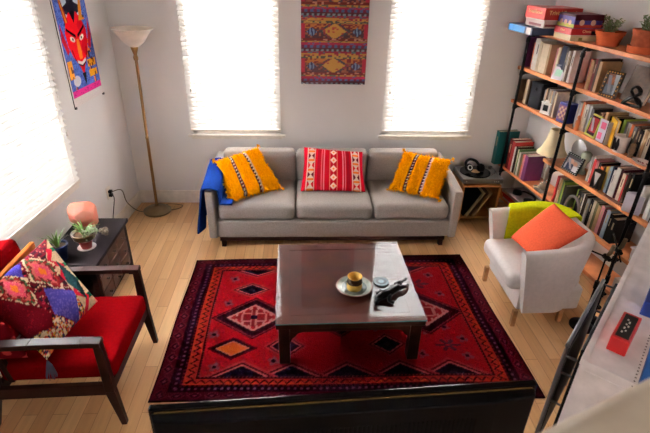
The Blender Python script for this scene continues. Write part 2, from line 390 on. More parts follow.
run(1.43, 1.15, [('lime green', .018, .21), ('grey', .03, .2), ('pale grey', .03, .2), ('orange', .025, .2), ('dark grey', .03, .195), ('brown', .022, .205), ('black', .03, .19), ('cream', .018, .2), ('tan', .022, .2), ('cream', .03, .195), ('black', .035, .195), ('brown', .03, .2), ('cream', .03, .195), ('dark grey', .03, .2)], 'third shelf above the spotted vase', 'books on the third shelf', d=.06)
# mid shelf
run(1.235, .80, [('pale grey', .02, .21), ('white', .02, .22), ('red', .025, .2), ('pink', .02, .2), ('black', .026, .19), ('orange', .03, .17), ('dark brown', .02, .18), ('yellow', .02, .19), ('tan', .02, .2), ('pale blue', .026, .21), ('navy', .02, .22), ('white', .02, .2), ('white', .034, .23), ('maroon', .026, .23), ('cream', .03, .21), ('red', .012, .21), ('dark brown', .024, .23), ('black', .026, .24)], 'row right of the framed photo', 'books on the middle shelf', d=.055)
run(1.775, .80, [('grey', .02, .2), ('white', .022, .21)], 'short group before right post', 'books on the middle shelf', d=.03)
run(1.875, .80, [('white', .03, .2), ('pale grey', .03, .19), ('dark brown', .05, .18), ('maroon', .03, .2), ('tan', .03, .2), ('black', .035, .21), ('cream', .03, .2), ('navy', .03, .2)], 'middle shelf right of right post', 'books on the middle shelf', d=.03)
# low shelf
run(.02, .48, [('teal', .06, .35, .22)], 'low shelf outside the end post', 'books on the low shelf', d=-.075)
run(.085, .48, [], '', '')
run(.165, .48, [('dark red', .05, .31, .2), ('red', .05, .30, .2), ('white', .02, .26), ('dark brown', .03, .27), ('cream', .022, .25), ('green', .02, .26), ('white', .018, .24), ('olive', .04, .23), ('orange', .02, .24), ('pink', .025, .25), ('purple', .05, .25, .18)], 'low shelf left of the cream lamp', 'books on the low shelf', d=.004)
run(.95, .48, [('red', .028, .24), ('cream', .024, .235), ('tan', .022, .235), ('green', .02, .235), ('lime green', .012, .22), ('dark grey', .03, .2)], 'low shelf right of middle post', 'books on the low shelf')
run(1.225, .48, [('lime green', .012, .24), ('black', .04, .235), ('dark grey', .03, .235), ('white', .014, .24), ('dark brown', .03, .24), ('pale grey', .03, .22), ('black', .03, .23), ('cream', .026, .235), ('olive', .03, .23), ('tan', .03, .22), ('pink', .035, .235), ('maroon', .03, .22), ('pale blue', .034, .235), ('black', .03, .22), ('black', .045, .2)], 'row behind the microphone stands', 'books on the low shelf')

# ------------------------------------------------------------------ other things on the shelves (local s, d, z about the thing's own spot)
def sthing(name, label, cat, s, d, z, rz=0, group=None): return thing(name, label, cat, SP(s, d, z), RS+rz, group)
def gamebox(label, s, d, z, sx, sy, sz, c, rz=0, c2=None, text=None, tsize=.03, side=None):
    r = sthing('board_game_box', label, 'box', s, d, z, rz, 'boxed games on the top shelf')
    cn = 'card_%d_%d_%d' % c; cm = mat(cn, c, .4, coat=.2)
    b2 = mat('card_%d_%d_%d' % c2, c2, .5) if c2 else mat('card_white', (216, 208, 200), .6)
    obj('box_base', MB().box(-sx/2+.003, sx/2-.003, -sy/2+.003, sy/2-.003, 0, sz*.45), b2, r, bevel=.001)
    obj('box_lid', MB().box(-sx/2, sx/2, -sy/2, sy/2, sz*.22, sz), cm, r, bevel=.002)
    if text:
        w = mat('print_cream', (240, 214, 160), .5)
        text_mesh(text, tsize, w, r, 'lettering', Tr(0, -sy/2-.0003, sz*.62) @ Matrix.Rotation(PI/2, 4, 'X'))
        if side: text_mesh(text, tsize*.62, w, r, 'lettering', Tr(-sx/2-.0003, 0, sz*.62) @ Rz(-PI/2) @ Matrix.Rotation(PI/2, 4, 'X'))
    return r
def wgame(label, near, ang, sx, sy, sz, c, c2=None, text=None, tsize=.03, side=None, top=None):
    """near: world spot of the box corner nearest the room; the box runs along +a and +b from it"""
    a = math.radians(ang); r = thing('board_game_box', label, 'box', near, a, 'boxed games on the top shelf')
    cm = mat('card_%d_%d_%d' % c, c, .4, coat=.2); b2 = mat('card_%d_%d_%d' % c2, c2, .5) if c2 else mat('card_white', (216, 208, 200), .6)
    obj('box_base', MB().box(.003, sx-.003, .003, sy-.003, 0, sz*.5), b2, r, bevel=.001)
    obj('box_lid', MB().box(0, sx, 0, sy, sz*.08, sz), cm, r, bevel=.002)
    w = mat('print_cream', (244, 214, 150), .5)
    if text:
        text_mesh(text, tsize, w, r, 'lettering', Tr(sx*.5, -.0006, sz*.62) @ Matrix.Rotation(PI/2, 4, 'X'))
        if side: text_mesh(text, side, w, r, 'lettering', Tr(-.0006, sy*.5, sz*.62) @ Rz(-PI/2) @ Matrix.Rotation(PI/2, 4, 'X'))
    return r
TZ = 1.801
b = wgame('flat blue box overhanging the left end of the top shelf', (1.925, 4.10, TZ), 6, .34, .40, .06, (40, 60, 96), (30, 40, 60))
obj('picture_panel', MB().box(-.0012, 0, .12, .38, .006, .056), mat('print_sky_blue', (70, 140, 200), .4), b)
obj('picture_panel', MB().box(-.0012, 0, .02, .09, .004, .056), mat('print_pale', (214, 200, 196), .4), b)
b = wgame('white and maroon box under the red boxed game, top shelf', (2.00, 4.07, TZ+.061), 6, .29, .29, .055, (196, 178, 172), (214, 206, 200))
obj('print_band', MB().box(.01, .28, -.0012, 0, .012, .03), mat('print_maroon', (120, 40, 52), .4), b)
obj('print_band', MB().box(-.0012, 0, .04, .23, .012, .03), mat('print_maroon', (120, 40, 52), .4), b)
b = wgame('bright red boxed game on top of the left stack on the shelf', (1.985, 4.06, TZ+.117), 6, .33, .30, .098, (176, 24, 16), None, 'Trivial Pursuit', .046, .038)
b = wgame('thin cream box at the bottom of the right stack of games', (2.10, 3.80, TZ), 4, .255, .24, .04, (206, 190, 150), (190, 170, 140))
obj('print_band', MB().box(.07, .1, -.0012, 0, .005, .027), mat('print_olive', (126, 120, 54), .4), b)
b = wgame('red boxed game with cream lettering in the right stack', (2.095, 3.80, TZ+.041), 4, .26, .24, .05, (186, 30, 36), None, 'Chess', .03, .024)
obj('print_band', MB().box(.17, .225, -.0012, 0, .008, .034), mat('print_black', (34, 26, 30), .4), b)
b = wgame('purple and yellow puzzle box topping the right stack', (2.11, 3.81, TZ+.092), 4, .245, .23, .10, (74, 20, 32), (84, 58, 140))
for k, (x0, x1) in enumerate(((0, .0), )): pass
obj('print_band', MB().box(.002, .228, -.0012, 0, .028, .058), mat('print_violet', (70, 52, 134), .4), b)
obj('print_band', MB().box(-.0012, 0, .002, .23, .03, .082), mat('print_violet', (70, 52, 134), .4), b)
obj('print_band', MB().box(-.0014, 0, .002, .23, .004, .03), mat('print_leaf', (190, 190, 70), .4), b)
obj('print_band', MB().box(.002, .228, -.0014, 0, .004, .028), mat('print_scarlet', (188, 50, 34), .4), b)
for x in (.06, .155):
    obj('print_emblem', MB().cyl((0, 0, 0), .021, .001, 20, T=Tr(x, -.0012, .042) @ Matrix.Rotation(PI/2, 4, 'X')), mat('print_peach', (222, 176, 150), .4), b)
for y in (.06, .12, .18):
    obj('print_emblem', MB().cyl((0, 0, 0), .019, .001, 20, T=Tr(-.0012, y, .038) @ Matrix.Rotation(-PI/2, 4, 'Y')), mat('print_peach', (222, 176, 150), .4), b)

# succulents on the top shelf
def succulent(lbl, s, d, z, rt, rb, h, saucer, fh, seed, cp):
    rnd = random.Random(seed); r = sthing('potted_succulent', lbl, 'plant', s, d, z, 0, 'potted plants on the top shelf'); z0 = 0
    if saucer:
        obj('saucer', MB().lathe([(0, 0), (rb*.98, 0), (rb*1.06, .045), (rb*.98, .045), (rb*.95, .008), (0, .008)], 36), terra, r, smooth=True); z0 = .01
    obj('pot', MB().lathe([(0, z0), (rb*.8 if not saucer else rb*.86, z0), (rt*.93, z0+h*.74), (rt, z0+h*.74), (rt*1.03, z0+h), (rt*.94, z0+h), (rt*.9, z0+h*.8), (0, z0+h*.8)], 40), cp, r, smooth=True)
    obj('soil', MB().cyl((0, 0, z0+h*.8), rt*.9, .008, 24), mat('soil', (62, 44, 32), .95, noise=(80, .2)), r)
    st = MB(); lf = MB()
    for i in range(15):
        a = rnd.uniform(0, 2*PI); R0 = rnd.uniform(0, rt*.5); R1 = rnd.uniform(rt*.2, rt*.75); hh = rnd.uniform(.5, 1)*fh
        p0 = Vector((math.cos(a)*R0, math.sin(a)*R0, z0+h*.82)); p1 = Vector((math.cos(a)*R1, math.sin(a)*R1, z0+h*.85+hh))
        st.tube([p0, (p0+p1)/2+Vector((rnd.uniform(-.01, .01),)*3), p1], [.004, .003, .002], 6)
        for k in range(11):
            t = .25+.75*k/10; c = p0.lerp(p1, t); q = rnd.uniform(0, 2*PI); el = rnd.uniform(-.1, .9)
            R = Euler((0, -el, q)).to_matrix().to_4x4()
            lf.add(leafvf(.028, .007, .003), Tr(*c) @ R)
    obj('stems', st, mat('stem', (110, 104, 70), .7), r, smooth=True); obj('leaves', lf, mat('leaf_grey_green', (112, 128, 84), .6, noise=(30, .15)), r, smooth=True, kind='stuff')
    return r
def leafvf(L, w, t):
    vs = [(0, 0, 0)]; fs = []; n = 6; prof = [(.2, .7), (.5, 1), (.8, .75)]
    for x, k in prof:
        for i in range(n):
            a = 2*PI*i/n; vs.append((x*L, math.cos(a)*w*k, math.sin(a)*t*k))
    vs.append((L, 0, 0))
    for i in range(n): fs.append((0, 1+(i+1) % n, 1+i))
    for r in range(2):
        for i in range(n): a = 1+r*n+i; b = 1+r*n+(i+1) % n; fs.append((a, b, b+n, a+n))
    for i in range(n): fs.append((1+2*n+i, 1+2*n+(i+1) % n, 1+3*n))
    return vs, fs
succulent('grey-green succulent in a low terracotta bowl beside the game boxes', 1.0, .10, 1.801, .10, .092, .10, False, .11, 3, terra)
succulent('leafy succulent in a terracotta pot with saucer, rightmost on top shelf', 1.335, .12, 1.801, .10, .103, .14, True, .11, 5, mat('terracotta_weathered', (160, 84, 60), .85, noise=(25, .15)))

# second shelf objects
r = sthing('greeting_card', 'white and green card leaning in front of the cream books', 'card', .64, -.0, 1.471, .25)
obj('card_front', MB().box(-.055, .055, 0, .002, 0, .105, Matrix.Rotation(-.35, 4, 'X')), mat('card_pearl', (222, 214, 222), .5), r)
obj('card_print', MB().box(-.035, .03, -.001, 0, .03, .085, Matrix.Rotation(-.35, 4, 'X')), mat('print_mint', (176, 220, 196), .5), r)
obj('card_back', MB().box(-.055, .055, .07, .072, 0, .10, Matrix.Rotation(.35, 4, 'X')), mat('card_grey', (150, 150, 160), .6), r)
def frame(name, label, s, d, z, w, h, rot, lean, fc, pc, cat='picture frame', bw=.016, extra=None):
    r = sthing(name, label, cat, s, d, z, rot); L = Matrix.Rotation(-lean, 4, 'X')
    m = MB(); m.box(-w/2, w/2, 0, .014, 0, bw, L).box(-w/2, w/2, 0, .014, h-bw, h, L).box(-w/2, -w/2+bw, 0, .014, bw, h-bw, L).box(w/2-bw, w/2, 0, .014, bw, h-bw, L)
    obj('frame', m, fc, r, bevel=.002)
    g = MB(); nu, nv = 22, 28
    vs = [L @ Vector((-w/2+bw+(w-2*bw)*i/nu, .006, bw+(h-2*bw)*j/nv)) for j in range(nv+1) for i in range(nu+1)]
    k = 0
    g.add((vs, [(j*(nu+1)+i, j*(nu+1)+i+1, (j+1)*(nu+1)+i+1, (j+1)*(nu+1)+i) for j in range(nv) for i in range(nu)]))
    g.c = [pc(i/nu, j/nv) for j in range(nv+1) for i in range(nu+1)]
    obj('picture', g, vmat('photo_print', .35), r)
    obj('easel_leg', MB().box(-.012, .012, .012, .016, 0, h*.75, L @ Tr(0, 0, h*.1) @ Matrix.Rotation(lean*2, 4, 'X')), mat('card_grey', (150, 150, 160)), r)
    return r
def pic_people(u, v):
    if (u-.35)**2+(v-.62)**2 < .03: return (206, 160, 140)
    if (u-.68)**2+(v-.55)**2 < .025: return (190, 140, 120)
    if v < .45 and abs(u-.35) < .25: return (60, 66, 92)
    if v < .4: return (200, 196, 200)
    return (150, 140, 140) if v < .8 else (90, 84, 90)
def pic_blue(u, v):
    if (u-.45)**2+(v-.7)**2 < .03: return (196, 130, 100)
    if u+v*.3 > .85: return (176, 190, 204)
    return (120, 128, 140) if v < .5 else (150, 110, 96)
def pic_red(u, v): return (150, 52, 52) if .12 < u < .88 and .15 < v < .9 else (40, 26, 30)
def pic_tin(u, v):
    return (196, 160, 130) if (int(u*4)+int(v*5)) % 2 and .1 < v < .9 else (120, 84, 110)
r = frame('photo_frame', 'dark photo frame studded with gold, on the second shelf', 1.235, .02, 1.471, .135, .19, .3, .22, mat('frame_bronze', (60, 46, 36), .4, .5), pic_blue, bw=.024)
st = MB()
for k in range(22):
    t = k/22*4; side = int(t); f = t-side; w, h = .111, .166
    x, y = [(-w/2+f*w, 0), (w/2, f*h), (w/2-f*w, h), (-w/2, h-f*h)][side]
    st.lathe([(0, 0), (.006, .002), (.004, .006), (0, .008)], 8, Matrix.Rotation(-.22, 4, 'X') @ Tr(x, -.001, y+.012) @ Matrix.Rotation(PI/2, 4, 'X'))
obj('gold_studs', st, mat('gold', (200, 140, 60), .35, .8), r, smooth=True)
r = sthing('leather_album', 'large dark brown leather album leaning on the second shelf', 'book', 1.385, .10, 1.471, .1)
Lm = Matrix.Rotation(-.28, 4, 'X')
obj('cover', MB().box(-.1, .1, 0, .004, 0, .25, Lm).box(-.1, .1, .03, .034, 0, .25, Lm).box(-.1, -.096, 0, .034, 0, .25, Lm), mat('leather_brown', (84, 62, 44), .55, noise=(40, .15)), r, bevel=.001)
obj('pages', MB().box(-.094, .094, .005, .029, .004, .246, Lm), pagem, r)
r = sthing('knot_sculpture', 'black knotted metal sculpture on the second shelf, right end', 'sculpture', 1.49, .02, 1.471, .2)
k = MB()
for q in (-1, 1):
    k.tube(bez([(-.07*q, 0, .012), (-.04*q, .01, .05), (.03*q, .0, .10), (0, -.005*q, .135), (-.035*q, .01, .10), (.02*q, 0, .05), (.065*q, .005, .012)], 8), .009, 10)
k.tube([(-.075, 0, .01), (0, 0, .008), (.07, 0, .01)], .008, 10)
obj('knot', k, mat('sculpture_black', (20, 17, 16), .4, .3), r, smooth=True)
r = sthing('paper_stack', 'white folded papers at the right edge of the second shelf', 'papers', 1.74, .08, 1.471, .1)
for k in range(3): obj('sheet', MB().box(-.09, .09, -.05, .05, .0, .002, Tr(0, 0, .002+k*.012) @ Matrix.Rotation(.15*(k-1), 4, 'Z') @ Matrix.Rotation(.1*k, 4, 'X')), mat('card_white', (216, 208, 200)), r)

# third shelf objects
def speaker(label, s, d, z, rot):
    r = sthing('bookshelf_speaker', label, 'speaker', s, d, z, rot)
    obj('cabinet', MB().box(-.075, .075, 0, .16, 0, .235), mat('speaker_black', (24, 23, 25), .5), r, bevel=.004)
    obj('grille', MB().box(-.066, .066, -.006, 0, .01, .225), mat('grille_grey', (50, 50, 54), .9, bump=(900, .6)), r, bevel=.002)
    for zz, rd in ((.08, .048), (.175, .022)):
        obj('driver', MB().lathe([(rd, 0), (rd*.9, -.003), (rd*.3, .006), (0, .001)], 28, Tr(0, -.007, zz) @ Matrix.Rotation(PI/2, 4, 'X')), blackm, r, smooth=True)
    return r
speaker('black bookshelf speaker standing on the third shelf', .365, .03, 1.151, .15)
r = sthing('mantel_clock', 'small white clock on the third shelf before the books', 'clock', .565, -.005+.03, 1.151, .35)
obj('case', MB().box(-.05, .05, 0, .045, .01, .10).box(-.055, .055, -.004, .05, 0, .012).box(-.055, .055, -.004, .05, .098, .106).box(-.022, .022, .005, .04, .106, .124), mat('clock_white', (232, 228, 222), .4), r, bevel=.003)
obj('dial', MB().box(-.024, .024, -.003, 0, .03, .082), mat('dial_black', (24, 24, 26), .4), r)
r = sthing('storage_tin', 'blue tin with pale picture panel just left of the middle post', 'tin', .81, .02, 1.151, .12)
obj('tin_body', MB().box(-.055, .055, 0, .10, 0, .165), mat('tin_blue', (46, 48, 120), .35, .2), r, bevel=.004)
g = MB(); nu = nv = 16; vs = [(-.045+.09*i/nu, -.001, .02+.125*j/nv) for j in range(nv+1) for i in range(nu+1)]
g.add((vs, [(j*(nu+1)+i, j*(nu+1)+i+1, (j+1)*(nu+1)+i+1, (j+1)*(nu+1)+i) for j in range(nv) for i in range(nu)])); g.c = [pic_tin(i/nu, j/nv) for j in range(nv+1) for i in range(nu+1)]
obj('picture_panel', g, vmat('photo_print', .35), r)
r = sthing('wood_figurine', 'small orange-brown carved figurine right of the middle post', 'figurine', 1.015, .025, 1.151)
obj('body', MB().lathe([(0, 0), (.022, 0), (.02, .01), (.012, .03), (.02, .055), (.017, .075), (.008, .085), (.013, .1), (.01, .115), (0, .12)], 20), mat('figurine_amber', (176, 92, 40), .4), r, smooth=True)
frame('photo_frame', 'lime green picture frame with red picture on the third shelf', 1.17, .03, 1.151, .13, .17, -.1, .12, mat('frame_lime', (178, 186, 60), .5), pic_red, bw=.013)
r = sthing('greeting_card', 'pink and white flowered card standing beside the yellow book', 'card', 1.30, -.0+.02, 1.151, -.25)
obj('card_front', MB().box(-.04, .04, 0, .002, 0, .17, Rz(.25)), mat('card_lilac', (206, 200, 214), .5), r)
obj('card_print', MB().box(-.032, .01, -.001, 0, .02, .07, Rz(.25)).box(-.02, .03, -.001, 0, .1, .15, Rz(.25)), mat('print_rose', (214, 90, 130), .5), r)
obj('card_back', MB().box(-.04, .04, 0, .002, 0, .17, Tr(.04*math.cos(.25)*2, .0, 0) @ Rz(PI/2+.3) @ Tr(.04, 0, 0)), mat('card_lilac', (206, 200, 214)), r)
r = sthing('yellow_book', 'bright yellow book standing face out on the third shelf', 'book', 1.375, .035, 1.151, -.45)
obj('cover', MB().box(-.075, .075, 0, .003, 0, .2).box(-.075, .075, .02, .023, 0, .2).box(-.075, -.072, 0, .023, 0, .2), mat('cover_yellow_bright', (216, 166, 20), .5), r)
obj('pages', MB().box(-.071, .07, .004, .019, .004, .196), pagem, r)
def vase(label, name, cat, s, d, z, prof, col, fn=None, handle=False):
    r = sthing(name, label, cat, s, d, z)
    o = obj('body', MB().lathe(prof, 36), col, r, smooth=True); return r
r = vase('white cup with tall black leaf shapes on the third shelf', 'patterned_cup', 'cup', 1.515, .02, 1.151, [(0, 0), (.04, 0), (.045, .01), (.05, .12), (.046, .12), (.042, .015), (0, .012)], mat('ceramic_cream', (222, 206, 196), .3))
m = MB()
for a in (-2.2, -1.7, -1.2, -2.7):
    for sgn in (0,):
        pts = [(-.008, .018), (.008, .018), (.014, .06), (.004, .105), (-.004, .105), (-.014, .06)]
        T = Rz(a) @ Tr(.0475, 0, 0) @ Matrix.Rotation(.045, 4, 'Y') @ Matrix(((0, 0, 1, 0), (1, 0, 0, 0), (0, 1, 0, 0), (0, 0, 0, 1)))
        m.prism(pts, -.002, .0025, T)
obj('leaf_pattern', m, mat('print_black', (34, 26, 30), .4), r)
r = sthing('owl_figurine', 'small brown figurine on the third shelf beside the patterned cup', 'figurine', 1.625, .02, 1.151)
obj('body', MB().lathe([(0, 0), (.018, 0), (.014, .02), (.022, .045), (.018, .07), (.02, .085), (.012, .1), (0, .104)], 20), mat('figurine_brown', (104, 72, 48), .5, noise=(60, .2)), r, smooth=True)
r = sthing('oval_dish', 'white oval dish with brown nuts, third shelf right end', 'dish', 1.755, .01, 1.151)
E_ = Matrix.Diagonal((1.6, 1, 1, 1))
obj('dish_body', MB().lathe([(0, 0), (.03, 0), (.052, .016), (.05, .018), (.03, .005), (0, .005)], 36, E_), mat('ceramic_cream', (222, 206, 196), .3), r, smooth=True)
m = MB()
for k in range(7): m.lathe([(0, -.005), (.006, 0), (0, .005)], 8, Tr(-.035+k*.012, random.uniform(-.012, .012), .011))
obj('nuts', m, mat('nut_brown', (120, 50, 50), .6), r, smooth=True)
vase('white cup at the right end of the third shelf', 'small_cup', 'cup', 1.80, .09, 1.151, [(0, 0), (.03, 0), (.04, .07), (.037, .07), (.028, .006), (0, .006)], mat('ceramic_white', (228, 222, 216), .3))

# middle shelf objects
r = sthing('globe_mirror', 'round silvery table mirror behind the framed photo', 'mirror', .99, .13, .801)
T = Tr(0, 0, .16) @ Matrix.Rotation(PI/2, 4, 'X')
obj('disc', MB().lathe([(0, -.006), (.085, -.006), (.092, 0), (.085, .006), (0, .006)], 40, T), mat('mirror_silver', (190, 188, 190), .2, .6), r, smooth=True)
obj('stand', MB().cyl((0, 0, 0), .04, .012).cyl((0, 0, .012), .007, .06), mat('mirror_silver', (190, 188, 190)), r)
r = sthing('glass_vase', 'pale green glass vase beside the framed photo, middle shelf', 'vase', 1.11, .12, .801)
obj('body', MB().lathe([(0, 0), (.025, 0), (.03, .01), (.012, .05), (.018, .09), (.045, .14), (.04, .175), (.025, .19), (.022, .188), (.036, .17), (.04, .14), (.014, .09), (0, .08)], 32), mat('glass_pale_green', (206, 216, 190), .1, trans=.4), r, smooth=True)
r = frame('photo_frame', 'black beaded frame with photo of people on the middle shelf', 1.055, .03, .801, .19, .15, .05, .3, mat('frame_black', (26, 28, 30), .4), pic_people, bw=.018)
st = MB()
for k in range(28):
    t = k/28*4; side = int(t); f = t-side; w, h = .172, .132
    x, y = [(-w/2+f*w, 0), (w/2, f*h), (w/2-f*w, h), (-w/2, h-f*h)][side]
    st.lathe([(0, 0), (.004, .001), (.003, .004), (0, .005)], 8, Matrix.Rotation(-.3, 4, 'X') @ Tr(x, -.001, y+.009) @ Matrix.Rotation(PI/2, 4, 'X'))
obj('silver_beads', st, mat('bead_silver', (180, 186, 180), .3, .5), r, smooth=True)
def bookend(label, s, z, w, h, c):
    r = sthing('folded_booklet', label, 'booklet', s, .02, z, .1)
    for k, a in enumerate((-.30, -.1, .12, .3)):
        obj('page_panel', MB().box(0, .0025, -.0, .12, 0, h, Tr(-w/2+k*w/3.2, 0, 0) @ Rz(a)), mat('card_%d_%d_%d' % c, c, .5), r)
    obj('fold_print', MB().prism([(-w*.3, h*.9), (w*.35, h*.9), (0, h*.15)], 0, .002, Tr(0, -.003, 0) @ Matrix.Rotation(PI/2, 4, 'X')), mat('card_silver', (168, 160, 162), .5), r)
bookend('dark grey folded booklet with silver triangle on the middle shelf', 1.395, .801, .09, .15, (60, 54, 56))
r = sthing('greeting_card', 'lilac folded card standing left of the right post', 'card', 1.80, -.0+.005, .801, .2)
obj('card_front', MB().box(-.06, .06, 0, .002, 0, .14, Rz(.3)), mat('card_lilac', (206, 200, 214)), r)
obj('card_back', MB().box(-.06, .06, 0, .002, 0, .14, Tr(-.06, 0, 0) @ Rz(1.1) @ Tr(.06, 0, 0)), mat('card_lilac', (206, 200, 214)), r)
r = sthing('carved_strip', 'flat dark carved wooden strip lying on the middle shelf', 'ornament', 1.60, .028, .801, .0)
obj('strip', MB().prism([(-.09, -.012), (.05, -.02), (.1, -.004), (.1, .006), (.04, .018), (-.09, .012)], 0, .008), mat('carved_wood', (110, 62, 44), .6, noise=(60, .2)), r, bevel=.002)

# low and bottom shelf objects
r = sthing('table_lamp', 'small table lamp with cream shade on glass base, low shelf', 'lamp', .765, .055, .481)
obj('base', MB().lathe([(0, 0), (.045, 0), (.045, .012), (.02, .02), (.034, .035), (.04, .06), (.03, .085), (.012, .1), (.012, .115), (.022, .13), (.026, .15), (.03, .20), (.022, .23), (.01, .25), (.008, .42), (0, .42)], 28), mat('glass_clear', (236, 226, 216), .05, trans=.7), r, smooth=True)
obj('lamp_shade', MB().lathe([(.128, .375), (.098, .42), (.074, .49), (.058, .59), (.055, .59), (.071, .49), (.095, .42), (.125, .375)], 40), mat('shade_cream', (226, 206, 168), .8), r, smooth=True)
r = sthing('glass_votive', 'small clear glass dish at the foot of the cream lamp', 'dish', .71, .03, .481)
obj('body', MB().lathe([(0, 0), (.02, 0), (.03, .03), (.027, .03), (.018, .005), (0, .005)], 24), mat('glass_clear', (236, 226, 216)), r, smooth=True)
obj('candle', MB().cyl((0, 0, .005), .017, .016), mat('candle_wax', (240, 214, 170), .5), r, smooth=True)
r = sthing('headphones', 'dark headphones hung against the records on the low shelf', 'headphones', 1.30, -.035, .481)
obj('headband', MB().tube(bez([(-.075, 0, .05), (-.08, 0, .12), (-.05, 0, .185), (0, 0, .205), (.05, 0, .185), (.08, 0, .12), (.075, 0, .05)], 6), .013, 10), mat('headband_taupe', (110, 94, 94), .6), r, smooth=True)
for q in (-1, 1): obj('ear_cup', MB().lathe([(0, -.015), (.03, -.015), (.036, 0), (.03, .015), (0, .015)], 24, Tr(.07*q, 0, .042) @ Matrix.Rotation(PI/2, 4, 'Y')), mat('plug_black', (20, 20, 20)), r, smooth=True)
for (n, s, w, h, c, lb, zz) in (('record_box', .27, .30, .05, (186, 28, 30), 'wide red boxed set lying on the bottom shelf behind the armchair', .171), ):
    pass
def flatbox(label, s, d, z, sx, sy, sz, c, rot=0, c2=(200, 190, 184)):
    r = sthing('storage_box', label, 'box', s, d, z, rot)
    obj('lid', MB().box(-sx/2, sx/2, 0, sy, sz*.35, sz), mat('card_%d_%d_%d' % c, c, .4), r, bevel=.002)
    obj('tray', MB().box(-sx/2+.003, sx/2-.003, .003, sy-.003, 0, sz*.36), mat('card_%d_%d_%d' % c2, c2, .6), r)
flatbox('grey-lidded red box beneath the low shelf, topmost of two', .45, -.02, .232, .40, .24, .05, (150, 132, 132), c2=(176, 24, 30))
flatbox('red box at the bottom of the pair beneath the low shelf', .46, -.0, .171, .42, .235, .058, (170, 30, 34))
r = sthing('game_controller', 'black headset lying on the grey-lidded box', 'headset', .50, .08, .284)
obj('headband', MB().tube(bez([(-.11, 0, .02), (-.09, .06, .02), (0, .09, .02), (.09, .06, .02), (.11, 0, .02)], 6), .011, 8, T=None), mat('plug_black', (20, 20, 20)), r, smooth=True)
for q in (-1, 1): obj('ear_cup', MB().lathe([(0, 0), (.045, 0), (.045, .03), (.03, .036), (0, .036)], 24, Tr(.10*q, -.02, 0)), mat('plug_black', (20, 20, 20)), r, smooth=True)
r.name = 'headset'
flatbox('white box with magazines right of the microphone stands', 2.02, .01, .481, .20, .2, .11, (214, 206, 210))
b = flatbox('stack of pale magazines on the bottom shelf beyond the right post', 2.0, .01, .171, .26, .2, .13, (200, 190, 184))
run(1.93, .593, [], '', '')
r = sthing('magazine', 'red and white magazine lying on the white box', 'magazine', 2.02, .0, .593, .1)
obj('cover', MB().box(-.1, .1, 0, .19, 0, .008), mat('magazine_white', (214, 206, 210), .4), r)
obj('cover_print', MB().prism([(-.08, .03), (.07, .02), (.085, .15), (.0, .17), (-.06, .11)], .008, .0088), mat('magazine_red', (150, 24, 40), .4), r)
run(1.02, .17, [('dark red', .03, .22), ('brown', .03, .24), ('black', .04, .25), ('grey', .03, .23), ('tan', .03, .24), ('dark grey', .04, .25)], 'bottom shelf behind the white armchair', 'books on the bottom shelf')

# ------------------------------------------------------------------ floor lamp
r = thing('floor_lamp', 'brass torchiere floor lamp with white glass bowl in the corner', 'floor lamp', (-1.475, 4.395, 0))
obj('base', MB().lathe([(0, 0), (.135, 0), (.138, .018), (.12, .03), (.1, .034), (.085, .05), (.035, .06), (.02, .07), (.018, .085), (0, .085)], 44), mat('brass_dark', (104, 84, 56), .4, .6), r, smooth=True)
obj('pole', MB().lathe([(0, .08), (.014, .08), (.014, .78), (.017, .785), (.017, .8), (.013, .805), (.013, 1.5), (.02, 1.51), (.022, 1.53), (.015, 1.55), (.022, 1.575), (.03, 1.60), (.034, 1.625), (0, 1.63)], 24), brass, r, smooth=True)
obj('lamp_shade', MB().lathe([(.02, 1.612), (.05, 1.625), (.09, 1.66), (.125, 1.71), (.155, 1.752), (.178, 1.765), (.178, 1.770), (.152, 1.759), (.12, 1.716), (.086, 1.668), (.048, 1.632), (0, 1.622)], 56), mat('shade_opal', (236, 222, 208), .35, coat=.3), r, smooth=True)

r.rotation_euler = (0, math.radians(1.1), 0)
# ------------------------------------------------------------------ textile hanging and poster (flat things)
def grid(fp, fc, nu, nv, base=0):
    vs = [fp(i/nu, j/nv) for j in range(nv+1) for i in range(nu+1)]
    return vs, [(j*(nu+1)+i, j*(nu+1)+i+1, (j+1)*(nu+1)+i+1, (j+1)*(nu+1)+i) for j in range(nv) for i in range(nu)], [fc(i/nu, j/nv) for j in range(nv+1) for i in range(nu+1)]
def gadd(mb, fp, fc, nu, nv):
    k = len(mb.c); v, f, c = grid(fp, fc, nu, nv); mb.add((v, f)); mb.c[k:] = c
def h2(a, b): x = math.sin(a*127.1+b*311.7)*43758.5453; return x-math.floor(x)
def tap(u, v):
    # v metres from the bottom
    x = abs(u-.5)*2; P = .305; k = (v % P)/P; q = v
    n = h2(int(u*30), int(v*80))
    if k < .055: return (70, 40, 50) if int(u*26) % 2 else (120, 150, 160)
    if k < .10: return (74, 36, 44)
    if k < .17: return (64, 100, 150) if int(u*22) % 2 else (110, 30, 60)
    if k < .24: return (176, 36, 70) if n < .8 else (90, 90, 150)
    if k < .29: return (206, 150, 60) if n < .6 else (90, 110, 70)
    if k < .37: return (110, 36, 30) if n < .75 else (200, 140, 110)
    if k < .78:
        kk = (k-.57)/.21
        d = (x/.36)+abs(kk)*.9
        if d < 1: return (214, 160, 66) if n < .85 else (180, 70, 60)
        if d < 1.35: return (60, 66, 74) if n < .6 else (140, 50, 60)
        dd = abs(x-.68)/.17+abs(kk+.1)/.7
        if dd < .9: return (110, 150, 190) if int(u*40) % 2 else (40, 50, 90)
        if x > .88: return (190, 40, 60)
        if kk > .35: return (200, 120, 50) if n < .6 else (120, 40, 40)
        return (70, 44, 50) if n < .6 else (150, 90, 60)
    if k < .86: return (70, 80, 70) if n < .5 else (200, 160, 70)
    if k < .93: return (206, 150, 60) if n < .7 else (150, 40, 60)
    return (150, 30, 56) if n < .7 else (70, 110, 120)
m = MB(); x0, x1, z0, z1 = .008, .622, 1.27, 2.17
